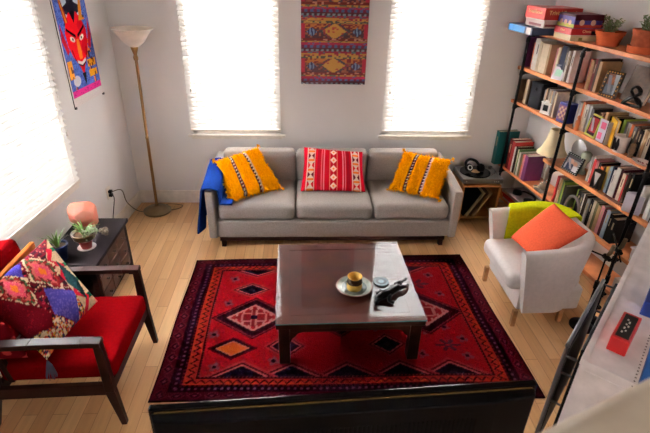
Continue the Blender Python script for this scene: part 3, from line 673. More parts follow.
gadd(m, lambda u, v: Vector((x0+(x1-x0)*u, YB-.012-.002*math.sin(u*9), z0+(z1-z0)*v)), lambda u, v: tuple(c*.72+g*.28 for c, g in zip(tap(u+.004*math.sin(v*60), v*.9), (112, 84, 88))), 92, 150)
gadd(m, lambda u, v: Vector((x0+(x1-x0)*u, YB-.004, z0+(z1-z0)*v)), lambda u, v: (90, 40, 46), 2, 2)
r = thing('textile_hanging', 'multicoloured woven ikat textile hanging between the two back windows', 'wall hanging', (.315, YB-.004, z0))
obj('woven_panel', m, vmat('dyed_cloth', .9, .5), r, wl=r.location)
for x in (.035, .595): obj('clip', MB().box(x-.008, x+.008, YB-.02, YB-.001, z0-.012, z0+.006), mat('clip_white', (220, 214, 206), .5), r, wl=r.location)
# poster on the left wall: local t (toward camera), y into room
def inpoly(p, poly):
    c = False; j = len(poly)-1
    for i in range(len(poly)):
        a, b = poly[i], poly[j]
        if (a[1] > p[1]) != (b[1] > p[1]) and p[0] < (b[0]-a[0])*(p[1]-a[1])/(b[1]-a[1])+a[0]: c = not c
        j = i
    return c
face = [(.5, .155), (.58, .30), (.72, .45), (.80, .62), (.82, .80), (.74, .93), (.62, 1.05), (.5, 1.08), (.38, 1.05), (.26, .93), (.18, .80), (.2, .62), (.28, .45), (.42, .30)]
def poster(u, v):
    w = v*.86/.5   # height in units of poster width (0..1.72)
    if u < .035 or u > .965 or w < .14: return (232, 224, 222)
    if w < .24: return (206, 50, 130) if h2(int(u*40), int(w*60)) < .85 else (150, 30, 100)
    p = (u, (w-.24)/1.05)
    X, Y = p
    bl = (86, 110, 190) if h2(int(u*60), int(w*60)) < .6 else (60, 76, 150)
    # goatee
    if abs(X-.5) < .05*(1-(.16-Y)/.16) and .02 < Y < .2: return (22, 20, 26)
    if Y < .36 and Y > .10 and X > .66 and X < .92 and not .21 < Y < .25: return (232, 160, 40) if h2(int(u*24), int(w*20)) < .8 else (120, 60, 30)
    if .16 < Y < .42 and .06 < X < .2: return (222, 150, 50) if h2(int(u*24), int(w*20)) < .8 else (90, 50, 40)
    if (X-.24)**2/.012+(Y-.12)**2/.006 < 1: return (226, 222, 226)
    for q in (-1, 1):
        hx = .5+q*(.22+.12*math.sin((Y-.95)*2.2)); ww = .055*(1.65-Y)/.7
        if .93 < Y < 1.6 and abs(X-hx) < ww: return (206, 130, 40) if q > 0 or abs(X-hx) < ww*.4 else (150, 30, 30)
        ex, ey = .5+q*.3, .62
        if abs(X-.5)*1 > .29 and inpoly((abs(X-.5), Y), [(.29, .55), (.42, .95), (.45, .7), (.36, .5)]): return (170, 26, 40)
    if inpoly(p, face):
        xx = abs(X-.5)
        if (xx-.14)**2/.0045+(Y-.66-xx*.25)**2/.0012 < 1: return (28, 22, 30) if (xx-.13)**2+(Y-.695)**2 < .0004 else (240, 232, 214)
        if abs(Y-.73-(xx-.04)*.5) < .022 and .03 < xx < .27: return (30, 14, 20)
        if xx < .055-.12*(abs(Y-.5)) and .4 < Y < .68: return (226, 120, 40)
        if abs(Y-.335-xx*.35) < .022 and xx < .13: return (236, 230, 226)
        if abs(Y-.30-xx*.35) < .012 and xx < .15: return (40, 12, 20)
        if Y > .9 and xx < .1*(Y-.9)/.18: return (24, 20, 28)
        if abs(xx-.17-.3*(Y-.4)) < .012 and .38 < Y < .56: return (120, 8, 20)
        return (214, 24, 34) if X < .62+.05*math.sin(Y*20) else (186, 18, 34)
    if Y > 1.0 and abs(X-.5) < .3: return (30, 28, 40) if abs(X-.5) < .2+.1*math.sin(Y*30) else (180, 196, 214)
    if .2 < abs(X-.5) < .34 and Y < 1.0 and h2(int(u*9), int(w*14)) < .35: return (214, 120, 60) if h2(int(u*11), int(w*12)) < .5 else (70, 60, 70)
    return bl
t0, t1 = .352, .862
zp0, zp1 = 1.25, 2.11
r = thing('wall_poster', 'poster of a horned red face on blue, hung on left wall', 'poster', LP(.6, .006, zp0)); wl = r.location
m = MB(); gadd(m, lambda u, v: LP(t1+(t0-t1)*u, .0068, zp0+(zp1-zp0)*v), poster, 130, 220)
obj('print', m, vmat('poster_ink', .45), r, wl=wl)
obj('backing', MB().box(t0, t1, .001, .006, zp0, zp1, TL), mat('poster_backing', (60, 52, 50), .6), r, wl=wl)
for t in (t0+.01, t1-.01): obj('corner_clip', MB().box(t-.009, t+.009, .0, .014, zp0-.012, zp0+.006, TL), mat('clip_grey', (90, 88, 90), .4, .5), r, wl=wl)

# ------------------------------------------------------------------ rug
RW, RH = 2.385, 1.555
RUGO = Vector((-.952, 1.955, 0)); RA = 0
MOT = [(.568, .76, .235, .175, 'big'), (1.19, .77, .235, .175, 'big'), (1.83, .79, .25, .185, 'big'),
       (.52, 1.10, .15, .085, 'dark'), (1.86, 1.13, .13, .08, 'flower'), (.44, .44, .15, .095, 'orange'), (.80, .457, .13, .11, 'dark'), (1.92, .44, .10, .07, 'flower'), (1.5, .46, .13, .10, 'dark'),
       (.55, 1.375, .2, .10, 'dark'), (.98, 1.375, .2, .10, 'dark'), (1.4, 1.375, .2, .10, 'dark'), (1.85, 1.375, .2, .10, 'dark'),
       (.52, .19, .2, .12, 'dark'), (.84, .19, .2, .12, 'dark'), (1.2, .19, .2, .12, 'dark'), (1.55, .19, .2, .12, 'dark'), (1.88, .19, .2, .12, 'dark'), (1.2, 1.12, .15, .08, 'dark')]
FLO = [(.37, 1.25), (.36, .93), (.83, 1.22), (.80, .95), (.72, .32), (.78, .60), (.34, .27), (1.70, 1.22), (2.0, 1.25), (2.03, 1.0), (1.62, .98), (1.95, .62), (1.80, .58), (2.02, .34), (1.72, .36), (1.45, .62), (.3, .58), (1.75, .98), (2.04, .50), (.9, .78), (1.5, .8)]
def rugc(x, y):
    dx = min(x, RW-x)/.262; dy = min(y, RH-y)/.185; b = min(dx, dy)
    al = y if dx < dy else x
    if b < .05: return (44, 10, 18)
    if b < .36:
        t = (al % .105)/.105-.5; q = (b-.205)/.155
        if abs(t)+abs(q)*.55 < .16: return (124, 66, 74)
        if abs(t)+abs(q)*.5 < .30: return (40, 12, 28)
        if abs(abs(t)+abs(q)*.5-.44) < .04: return (110, 40, 48)
        return (82, 14, 28)
    if b < .40: return (28, 10, 24)
    if b < .60:
        t = (al % .04)/.04-.5
        if abs(t) < .2 and abs(b-.5) < .035: return (112, 70, 92)
        return (38, 12, 30) if b < .5 else (30, 10, 26)
    if b < .66: return (96, 18, 30) if (al % .03) < .018 else (30, 10, 20)
    if b < .92:
        t = abs((al % .056)/.056-.5)*2; q = (b-.66)/.26
        if abs(q-.2-t*.6) < .13: return (70, 16, 22)
        return (172, 50, 30) if q < .55 else (158, 36, 28)
    if b < .97: return (48, 10, 20)
    if b < 1.0: return (132, 60, 60) if (al % .024) < .012 else (60, 12, 24)
    for cx, cy, hw, hh, k in MOT:
        d = abs(x-cx)/hw+abs(y-cy)/hh
        if d > (1.34 if k == 'big' else 1.16): continue
        if k == 'big':
            if d > 1.0: return (46, 10, 24) if d < 1.2 else ((128, 52, 56) if d < 1.25 else (84, 10, 24))
            if d > .86: return (60, 12, 24)
            if d > .74: return (206, 140, 132)
            u, v = abs(x-cx)/hw, abs(y-cy)/hh
            if d > .62: return (180, 20, 30) if (x*40 % 2) < 1.3 else (206, 140, 132)
            if (abs(u-.38) < .04 and v < .22) or (abs(v-.26) < .045 and .06 < u < .38) or (abs(u-.08) < .03 and .1 < v < .5): return (200, 128, 120)
            if u < .1 and v < .12: return (40, 20, 40)
            return (152, 14, 28)
        if k == 'dark':
            if d > 1.0: return (160, 50, 54)
            if d > .86: return (96, 12, 24)
            if d > .74: return (184, 96, 92)
            return (26, 18, 36) if d > .2 else (50, 34, 50)
        if k == 'orange':
            if d > 1.0: return (90, 12, 24)
            if d > .78: return (40, 12, 26)
            if d > .66: return (190, 110, 90)
            return (212, 92, 34)
        if k == 'flower':
            a = math.atan2((y-cy)/hh, (x-cx)/hw); rr_ = math.hypot((x-cx)/hw, (y-cy)/hh)
            if rr_ < .9*abs(math.cos(a*3)) and rr_ > .15: return (92, 50, 62)
    for cx, cy in FLO:
        dx_, dy_ = x-cx, y-cy; r_ = math.hypot(dx_, dy_)
        if r_ < .042:
            a = math.atan2(dy_, dx_)
            if r_ < .042*(.45+.55*abs(math.cos(a*2+.78))): return (136, 76, 84) if r_ > .014 else (40, 14, 30)
    g = h2(round(x/.012), round(y/.012))
    return (158, 14, 26) if g < .93 else (140, 10, 24)
def rugp(u, v):
    a, b_, c_, d_ = (.055, .011), (2.433, -.018), (2.385, 1.578), (.052, 1.507)
    f_ = lambda k: a[k]*(1-u)*(1-v)+b_[k]*u*(1-v)+c_[k]*u*v+d_[k]*(1-u)*v
    return Vector((f_(0)+.004*math.sin(v*9), f_(1)+.004*math.sin(u*11), .009))
m = MB(); nu, nv = 300, 196
gadd(m, lambda u, v: rugp(u, v), lambda u, v: rugc(u*RW, v*RH), nu, nv)
k = len(m.v)
per = [(i, 0) for i in range(nu+1)]+[(nu, j) for j in range(1, nv+1)]+[(i, nv) for i in range(nu-1, -1, -1)]+[(0, j) for j in range(nv-1, 0, -1)]
ids = [j*(nu+1)+i for i, j in per]
for q in ids: p = m.v[q]; m.v.append(Vector((p.x, p.y, .001))); m.c.append((44, 10, 18))
n = len(ids)
for i in range(n): m.f.append((ids[i], k+i, k+(i+1) % n, ids[(i+1) % n]))
rug = obj('rug', m, vmat('wool_pile', .95, .9, gain=.185)); rug.location = RUGO; rug.rotation_euler = (0, 0, RA)
tag(rug, 'deep red oriental wool rug with diamond medallions under the coffee table', 'rug')

# ------------------------------------------------------------------ coffee table
CT = thing('coffee_table', 'low square dark wood coffee table with glass top on the rug', 'table', (.3045, 2.705, .010), math.radians(1.2))
S, ht = .935, .335
z = ht
mahog = mat('mahogany', (84, 38, 32), .6, noise=(5, .22), spec=.1)
for sx in (-1, 1):
    for sy in (-1, 1):
        cx, cy = sx*(S/2-.05), sy*(S/2-.05)
        obj('leg', MB().prism([(-.035, -.035), (.035, -.035), (.035, .035), (-.035, .035)], 0, z-.035, Tr(cx, cy, 0)), darkw, CT, bevel=.004)
        m = MB()
        m.prism([(0, 0), (.10, 0), (.085, -.02), (.05, -.03), (.03, -.06), (.012, -.075), (0, -.12)], -.008, .008, Tr(cx-sx*.035, cy, z-.075) @ Matrix.Diagonal((-sx, 1, 1, 1)) @ Matrix.Rotation(PI/2, 4, 'X'))
        m.prism([(0, 0), (.10, 0), (.085, -.02), (.05, -.03), (.03, -.06), (.012, -.075), (0, -.12)], -.008, .008, Tr(cx, cy-sy*.035, z-.075) @ Rz(PI/2) @ Matrix.Diagonal((-sy, 1, 1, 1)) @ Matrix.Rotation(PI/2, 4, 'X'))
        obj('corner_bracket', m, darkw, CT)
for sgn in (-1, 1):
    obj('apron', MB().box(-S/2+.085, S/2-.085, sgn*(S/2-.04)-.011, sgn*(S/2-.04)+.011, z-.085, z-.035), darkw, CT, bevel=.003)
    obj('apron', MB().box(sgn*(S/2-.04)-.011, sgn*(S/2-.04)+.011, -S/2+.085, S/2-.085, z-.085, z-.035), darkw, CT, bevel=.003)
tt = obj('tabletop', MB().box(-S/2, S/2, -S/2, S/2, z-.035, z), darkw, CT, bevel=.004)
b = .085
fr = MB()
for (a0, a1, b0, b1) in ((-S/2+.003, S/2-.003, -S/2+.003, -S/2+b), (-S/2+.003, S/2-.003, S/2-b, S/2-.003), (-S/2+.003, -S/2+b, -S/2+b, S/2-b), (S/2-b, S/2-.003, -S/2+b, S/2-b)): fr.box(a0, a1, b0, b1, z, z+.003)
obj('top_frame', fr, mahog, tt)
obj('inset_panel', MB().box(-S/2+b+.004, S/2-b-.004, -S/2+b+.004, S/2-b-.004, z, z+.0022), mat('mahogany_panel', (92, 40, 32), .6, spec=.1, noise=(4, .2), c2=(56, 20, 18)), tt)
gm = bpy.data.materials.new('table_glass'); gm.use_nodes = True; nt = gm.node_tree; nt.nodes.clear()
o_ = nt.nodes.new('ShaderNodeOutputMaterial'); mx = nt.nodes.new('ShaderNodeMixShader'); gl = nt.nodes.new('ShaderNodeBsdfGlossy'); tr = nt.nodes.new('ShaderNodeBsdfTransparent'); fn = nt.nodes.new('ShaderNodeFresnel')
gl.inputs['Roughness'].default_value = .05; tr.inputs[0].default_value = (.93, .97, .96, 1); fn.inputs[0].default_value = 1.42
ge = nt.nodes.new('ShaderNodeNewGeometry'); sb = nt.nodes.new('ShaderNodeMath'); sb.operation = 'SUBTRACT'; sb.inputs[0].default_value = 1; nt.links.new(ge.outputs['Backfacing'], sb.inputs[1])
ml = nt.nodes.new('ShaderNodeMath'); ml.operation = 'MULTIPLY'; nt.links.new(fn.outputs[0], ml.inputs[0]); nt.links.new(sb.outputs[0], ml.inputs[1]); nt.links.new(ml.outputs[0], mx.inputs[0]); nt.links.new(tr.outputs[0], mx.inputs[1]); nt.links.new(gl.outputs[0], mx.inputs[2]); nt.links.new(mx.outputs[0], o_.inputs[0])
obj('glass_top', MB().box(-S/2-.003, S/2+.003, -S/2-.003, S/2+.003, z+.004, z+.011), gm, CT)
obj('glass_edge', MB().box(-S/2-.004, S/2+.004, -S/2-.004, -S/2-.003, z+.004, z+.011), mat('glass_edge_teal', (70, 120, 124), .15), CT)
TT = .010+z+.0112

# things on the table
r = thing('plate', 'round grey-green glazed plate under the yellow pot', 'plate', (.362, 2.575, TT))
obj('plate_body', MB().lathe([(0, 0), (.045, 0), (.075, .008), (.122, .024), (.120, .028), (.085, .014), (.05, .006), (0, .006)], 48), mat('glaze_celadon', (140, 148, 138), .25, noise=(30, .12)), r, smooth=True)
m = MB().lathe([(.114, .0265), (.122, .0275), (.1245, .0255), (.122, .023)], 48)
obj('rim', m, mat('glaze_rim_rust', (120, 70, 54), .35), r, smooth=True)
obj('well_ring', MB().lathe([(.055, .0075), (.075, .0125), (.085, .0152), (.083, .0165), (.06, .009)], 48), mat('glaze_dark_green', (54, 72, 66), .3), r, smooth=True)
r = thing('yellow_pot', 'small mustard yellow ceramic pot with dark band standing on the plate', 'pot', (.362, 2.575, TT+.0065))
yg = mat('glaze_mustard', (214, 172, 78), .35, noise=(20, .1))
obj('body', MB().lathe([(0, 0), (.048, 0), (.052, .01), (.052, .052), (.046, .062), (.037, .07), (.037, .084), (.05, .096), (.047, .1), (.032, .088), (.03, .06), (0, .05)], 40), yg, r, smooth=True)
obj('neck_band', MB().lathe([(.052, .05), (.0525, .058), (.047, .066), (.0385, .072), (.0385, .082), (.037, .082), (.037, .07), (.046, .062), (.051, .05)], 40), mat('glaze_umber', (64, 44, 26), .4), r, smooth=True)
r = thing('coaster', 'round dark coaster with pale center on the coffee table', 'coaster', (.556, 2.645, TT))
obj('disc', MB().cyl((0, 0, 0), .055, .009, 36), mat('coaster_slate', (44, 56, 62), .5), r, bevel=.002)
obj('centre_inlay', MB().cyl((0, 0, .009), .020, .001, 30).lathe([(.04, .009), (.043, .0098), (.046, .009)], 36), mat('coaster_pale', (110, 136, 144), .5), r)
r = thing('animal_figurine', 'black carved animal figurine lying on its side on the table', 'figurine', (.58, 2.485, TT), math.radians(40))
body = MB()
body.tube(bez([(-.155, -.015, .018), (-.14, -.012, .024), (-.11, 0, .02), (-.08, .012, .022), (-.04, .01, .03), (0, .0, .034), (.05, .0, .036), (.09, .0, .032), (.125, .004, .02)], 5),
          [.006]*3+[.010, .013, .016, .017, .015, .013, .012, .012, .013, .014, .015, .017, .02, .024, .026, .028, .029, .03, .03, .03, .03, .03, .03, .029, .029, .029, .029, .028, .028, .027, .026, .025, .024, .022, .02, .016, .012, .008, .005][:38], 12, flat=.9)
for (x, y, x2, y2, x3, y3) in ((.0, .015, -.05, .055, .0, .07), (-.01, -.02, -.055, -.05, -.03, -.075), (.1, .012, .13, .05, .175, .045), (.1, -.012, .15, -.03, .195, -.01)):
    body.tube(bez([(x, y, .03), ((x+x2)/2, (y+y2)/2, .03), (x2, y2, .022), ((x2+x3)/2, (y2+y3)/2, .016), (x3, y3, .012)], 4), [.017, .016, .015, .014, .013, .012, .011, .01, .009, .009, .009, .008, .009, .010, .011, .011, .011][:17], 10)
body.tube(bez([(.125, .0, .03), (.15, .01, .045), (.18, .005, .05), (.2, .02, .055)], 4), [.008, .008, .007, .007, .006, .006, .006, .007, .008, .009, .009, .008, .005], 8)
for q in (-1, 1): body.tube([(-.125, q*.008-.004, .034), (-.112, q*.022, .045), (-.095, q*.028, .05)], [.006, .007, .003], 8)
obj('body', body, mat('ebony_carved', (14, 12, 13), .28, noise=(50, .2)), r, smooth=True)

# ------------------------------------------------------------------ sofa
SX0, SX1, SY0, SY1 = -.815, 1.42, 3.665, 4.505
sofa = thing('sofa', 'grey fabric three-seat sofa under the back windows', 'sofa', ((SX0+SX1)/2, (SY0+SY1)/2, 0)); wl = sofa.location
def part(name, mb, m, par, **k): return obj(name, mb, m, par, wl=wl, **k)
cx = (SX0+SX1)/2
part('base_frame', MB().soft(SX1-SX0-.14, .72, .17, .02, T=Tr(cx, SY0+.375, .185)), greyf, sofa, smooth=True)
part('back_frame', MB().soft(SX1-SX0-.10, .13, .46, .03, T=Tr(cx, SY1-.07, .385) @ Matrix.Rotation(-.06, 4, 'X')), greyf, sofa, smooth=True)
for q, x in ((1, SX0+.04), (-1, SX1-.04)):
    a = MB().soft(.08, .82, .465, .018, T=Tr(x, SY0+.41, .332))
    # slope: lower at the front, arm slightly splayed
    for i, v in enumerate(a.v):
        t = (v.y-SY0)/.79; v.z += (.065*t)*max(0, (v.z-.2)/.37); v.x += -q*.018*(v.z-.1)/.5*.5
    part('arm', a, greyf, sofa, smooth=True)
sw = (SX1-SX0-.17)/3
for i in range(3):
    x = SX0+.085+sw*(i+.5)
    part('seat_cushion', MB().soft(sw-.006, .63, .155, .05, .018, Tr(x, SY0+.33, .345), n=16), greyf, sofa, smooth=True)
    part('back_cushion', MB().soft(sw-.008, .36, .14, .05, .03, Tr(x, SY1-.215, .555) @ Matrix.Rotation(PI/2+.2, 4, 'X'), n=16), greyf, sofa, smooth=True)
part('plinth_rail', MB().box(SX0+.09, SX1-.09, SY0+.03, SY0+.07, .06, .102).box(SX0+.09, SX1-.09, SY1-.09, SY1-.05, .06, .102).box(SX0+.09, SX0+.13, SY0+.07, SY1-.09, .06, .102).box(SX1-.13, SX1-.09, SY0+.07, SY1-.09, .06, .102), darkw, sofa, bevel=.003)
for x in (SX0+.12, SX1-.12):
    for y in (SY0+.05, SY1-.07):
        part('leg', MB().box(x-.02, x+.02, y-.02, y+.02, 0, .061), darkw, sofa, bevel=.003)
# blue throw over the left arm
def sheet(path, y0, y1, ny, fz, T=None):
    pass
throw = MB(); n1, n2 = 40, 26; th = .014
def tpath(s, t):
    # s along the drape: on the seat, up the inner arm face, over the arm, down outside; t from front to back
    xi, xo, zt = -.700, -.842, .580+.062*t
    y = 3.655+.56*t; La, Lb, Lo, Lc_ = .10, zt-.445, .16, .41+.04*math.sin(t*3)
    d = s*(La+Lb+Lo+Lc_)
    if d < La: k = d/La; return Vector((xi+.105*(1-k)+.008, y-.01*(1-k), .452+.008*math.sin(t*15)*(1-k)))
    d -= La
    if d < Lb: k = d/Lb; return Vector((xi+.008*(1-k), y, .452+(zt-.452)*k))
    d -= Lb
    if d < Lo: k = d/Lo; return Vector((xi+(xo-xi)*k, y, zt+.018*math.sin(PI*k)+.004*math.sin(t*17)))
    d -= Lo; k = d/Lc_; return Vector((xo-.03*k-.02*k*math.sin(t*11+k*2)-.012*k, y-.02*k, zt-d))
top = [[tpath(i/n1, j/n2) for i in range(n1+1)] for j in range(n2+1)]
vs = []; fs = []
def nrm(j, i):
    a = top[j][min(i+1, n1)]-top[j][max(i-1, 0)]; b = top[min(j+1, n2)][i]-top[max(j-1, 0)][i]; return a.cross(b).normalized()
for side in (0, 1):
    for j in range(n2+1):
        for i in range(n1+1): vs.append(top[j][i]+nrm(j, i)*(th/2 if side else -th/2))
N = (n1+1)*(n2+1); idx = lambda s, j, i: s*N+j*(n1+1)+i
for j in range(n2):
    for i in range(n1):
        fs.append((idx(1, j, i), idx(1, j, i+1), idx(1, j+1, i+1), idx(1, j+1, i))); fs.append((idx(0, j, i), idx(0, j+1, i), idx(0, j+1, i+1), idx(0, j, i+1)))
for i in range(n1): fs.append((idx(0, 0, i), idx(0, 0, i+1), idx(1, 0, i+1), idx(1, 0, i))); fs.append((idx(0, n2, i+1), idx(0, n2, i), idx(1, n2, i), idx(1, n2, i+1)))
for j in range(n2): fs.append((idx(0, j+1, 0), idx(0, j, 0), idx(1, j, 0), idx(1, j+1, 0))); fs.append((idx(0, j, n1), idx(0, j+1, n1), idx(1, j+1, n1), idx(1, j, n1)))
throw.add((vs, fs))
bl = obj('throw_blanket', throw, mat('blanket_blue', (16, 38, 92), .95, noise=(70, .1), bump=(250, .5)), smooth=True, wl=(-.8, 3.95, .1))
tag(bl, 'royal blue knitted throw draped over the left arm of the sofa', 'blanket')

def pillow(name, label, cat, c, T, fc, m, nu=40, nv=40, parent_back=None, ear=.55, cut=0):
    """c: four corners bl, br, tr, tl; puffed both ways along the normal"""
    C = [Vector(p) for p in c]; cen = sum(C, Vector())/4
    nrm_ = (C[1]-C[0]).cross(C[3]-C[0]).normalized()
    mb = MB()
    def f(sg):
        def g(u, v):
            U, V = 2*u-1, 2*v-1
            p = C[0]*(1-u)*(1-v)+C[1]*u*(1-v)+C[2]*u*v+C[3]*(1-u)*v
            e = .045*(1-abs(U)**2)*abs(V)**3+.045*(1-abs(V)**2)*abs(U)**3
            p = p.lerp(cen, e)
            return p+nrm_*sg*T*((max(0, 1-U**4))*(max(0, 1-V**4)))**ear
        return g
    gadd(mb, f(1), fc, nu, nv); gadd(mb, f(-1), fc, nu, nv)
    o = obj(name, mb, m, smooth=True, wl=cen); tag(o, label, cat)
    me = o.data; bm = bmesh.new(); bm.from_mesh(me); bmesh.ops.remove_doubles(bm, verts=bm.verts, dist=.0004); bmesh.ops.recalc_face_normals(bm, faces=bm.faces); bm.to_mesh(me); bm.free()
    return o, C, cen, nrm_, f(1)
def yel(u, v):
    for a in (.30, .62):
        if abs(u-a) < .045:
            if abs(abs(u-a)-.038) < .008: return (196, 180, 160)
            t = (v*13) % 1-.5; q = (u-a)/.03
            d = abs(t)*2+abs(q)*.8
            return (226, 214, 196) if d < .45 else ((170, 60, 50) if d < .65 else (40, 32, 40))
    return (240, 158, 10) if h2(int(u*50), int(v*50)) < .8 else (228, 140, 8)
def shag(o, C, cen, nr, fp, rnd):
    yl = mat('yarn_yellow', (252, 164, 2), .95, sheen=.3, noise=(50, .08)); s = MB()
    dn = ((C[0]+C[1])/2-(C[2]+C[3])/2).normalized()
    for i in range(1100):
        u, v = rnd.random(), rnd.random()
        if min(abs(u-.30), abs(u-.62)) < .055: continue
        p = fp(u, v); a = Vector((rnd.uniform(-1, 1), rnd.uniform(-1, 1), rnd.uniform(-1, 1)))*.4
        L = rnd.uniform(.022, .046)
        s.tube([p-nr*.002, p+(nr*.7+dn*.4+a).normalized()*L*.5, p+(nr*.35+dn+a).normalized()*L], [.0056, .0044, .001], 4)
    for i in range(230):
        k = rnd.random()*4; e = int(k); f = k-e; p = C[e].lerp(C[(e+1) % 4], f); p = p.lerp(cen, .04*(1-(2*f-1)**2))
        out = (p-cen).normalized(); a = Vector((rnd.uniform(-1, 1), rnd.uniform(-1, 1), rnd.uniform(-1, 1)))*.5; L = rnd.uniform(.012, .026)
        s.tube([p, p+(out+a).normalized()*L], [.004, .001], 4)
    obj('shag_tufts', s, yl, o, wl=cen, kind='stuff')
    for i, cpt in enumerate(C):
        out = (cpt-cen).normalized(); t = MB()
        for k in range(26):
            a = Vector((rnd.uniform(-1, 1), rnd.uniform(-1, 1), rnd.uniform(-1, 1)))*.7; t.tube([cpt-out*.01, cpt+out*.012, cpt+(out+a).normalized()*.034], [.003, .004, .0015], 4)
        obj('corner_tassel', t, yl, o, wl=cen)
fab = vmat('dyed_cloth', .9, .5)
rnd = random.Random(4)
shag(*pillow('throw_pillow', 'shaggy yellow pillow with two patterned bands at the sofa\'s left end', 'pillow', [(-.62, 3.73, .445), (-.18, 4.0, .445), (-.40, 4.19, .77), (-.775, 4.085, .675)], .055, yel, fab), rnd)
shag(*pillow('throw_pillow', 'shaggy yellow pillow with two patterned bands at the sofa\'s right end', 'pillow', [(.835, 3.99, .445), (1.24, 3.77, .445), (1.415, 4.10, .69), (.99, 4.19, .74)], .055, yel, fab), rnd)
def kil(u, v):
    w = abs(u-.5)
    if w > .455: return (170, 14, 34)
    if .30 < w < .435:
        t = (v*4.6+(.15 if u > .5 else 0)) % 1; q = (w-.3675)/.055
        if abs(q) > .98: return (220, 196, 180)
        if t < .22: return (214, 116, 30) if abs(q) < .8 else (190, 24, 40)
        k = (t-.61)/.39
        if abs(q) < abs(k)*.9+.12: return (204, 186, 166) if (int(v*4.6) % 2 or abs(k) > .5) else (214, 190, 170)
        return (100, 14, 40) if int(v*4.6+.2) % 2 else (196, 26, 40)
    if .15 < w < .165 or .19 < w < .195: return (214, 130, 140)
    if .21 < w < .26: return (140, 16, 30)
    if w < .065:
        t = (v*5) % 1-.5; q = w/.045
        if w > .052: return (226, 150, 120)
        d = abs(t)*2+q*.7
        return (226, 140, 60) if d < .3 else ((232, 214, 190) if d < .85 else (176, 20, 36))
    return (176, 12, 30) if h2(int(u*60), int(v*8)) < .75 else (178, 14, 34)
pillow('throw_pillow', 'red striped kilim pillow in the middle of the sofa', 'pillow', [(.0, 3.945, .44), (.60, 3.925, .44), (.585, 4.19, .735), (.035, 4.205, .775)], .06, kil, fab, 120, 80)

# ------------------------------------------------------------------ white tub armchair
AC = thing('armchair', 'white fabric tub armchair beside the bookshelves', 'armchair', (1.76, 2.92, 0)); wl = AC.location
def tub(z, k, inset):
    """outline at height z; U shape from near front round the back to the far front"""
    pts = []
    x0, x1, y0, y1 = 1.47+.06*(1-k), 2.04, 2.52, 3.225
    x1 -= inset; y0 += inset; y1 -= inset
    R = .26-inset*.8
    def arc(cx, cy, a0, a1, n=10): return [(cx+R*math.cos(a0+(a1-a0)*i/n), cy+R*math.sin(a0+(a1-a0)*i/n)) for i in range(n+1)]
    pts = [(x0+(x1-R-x0)*i/8, y0) for i in range(8)]+arc(x1-R, y0+R, -PI/2, 0)+[(x1, y0+R+(y1-y0-2*R)*i/4) for i in range(1, 4)]+arc(x1-R, y1-R, 0, PI/2)+[(x1-R+(x0-x1+R)*i/8, y1) for i in range(1, 9)]
    return pts
shell = MB(); z0, z1 = .13, .655; rows = []
def rimz(x): return z1-.01+.05*max(0, min(1, (x-1.47)/.5))**1.3
lay = [(0, 0, .02), (.02, 0, .004), (.06, 0, 0), (.35, 0, 0), (.7, 0, 0), (.94, 0, 0), (.985, 0, .008), (1.0, 0, .024), (1.0, 0, .05), (.985, 0, .066), (.94, 0, .075), (.45, 0, .085), (.3, 0, .09)]
for k, _, ins in lay:
    tp = 1-k
    rows.append([Vector((x+(.05 if x < 1.76 else -.07)*tp*abs(x-1.76)/.3, y+(.03 if y < 2.87 else -.03)*tp*min(1, abs(y-2.87)/.3), z0+(rimz(x)-z0)*k)) for x, y in tub(0, k, ins)])
n = len(rows[0]); vs = [p for rw in rows for p in rw]; fs = []
for a in range(len(rows)-1):
    for i in range(n-1): fs.append((a*n+i, a*n+i+1, (a+1)*n+i+1, (a+1)*n+i))
fs.append(tuple(a*n for a in range(len(rows)))); fs.append(tuple(a*n+n-1 for a in range(len(rows)))[::-1])
for i in range(n-1): fs.append((i, (len(rows)-1)*n+i, (len(rows)-1)*n+i+1, i+1))
shell.add((vs, fs))
part('tub_shell', shell, whitec, AC, smooth=True)
part('seat_base', MB().soft(.46, .55, .19, .02, T=Tr(1.765, 2.87, .228)), whitec, AC, smooth=True)
part('seat_cushion', MB().soft(.52, .545, .13, .05, .02, Tr(1.705, 2.872, .36), n=16), whitec, AC, smooth=True)
lw = mat('leg_oak', (176, 128, 84), .5, noise=(20, .1))
for x, y in ((1.535, 2.59), (1.525, 3.14), (1.90, 2.63), (1.90, 3.11)):
    part('leg', MB().prism([(-.016, -.016), (.016, -.016), (.016, .016), (-.016, .016)], 0, .14, Tr(x, y, 0)), lw, AC, bevel=.003)
of = mat('linen_orange', (208, 88, 60), .9, noise=(90, .05), bump=(400, .35), sheen=.1)
pillow('throw_pillow', 'plain orange pillow lying diagonally in the white armchair', 'pillow', [(1.63, 2.68, .50), (1.935, 2.66, .745), (1.87, 3.03, .775), (1.585, 3.0, .50)], .06, lambda u, v: (208, 88, 60), of)
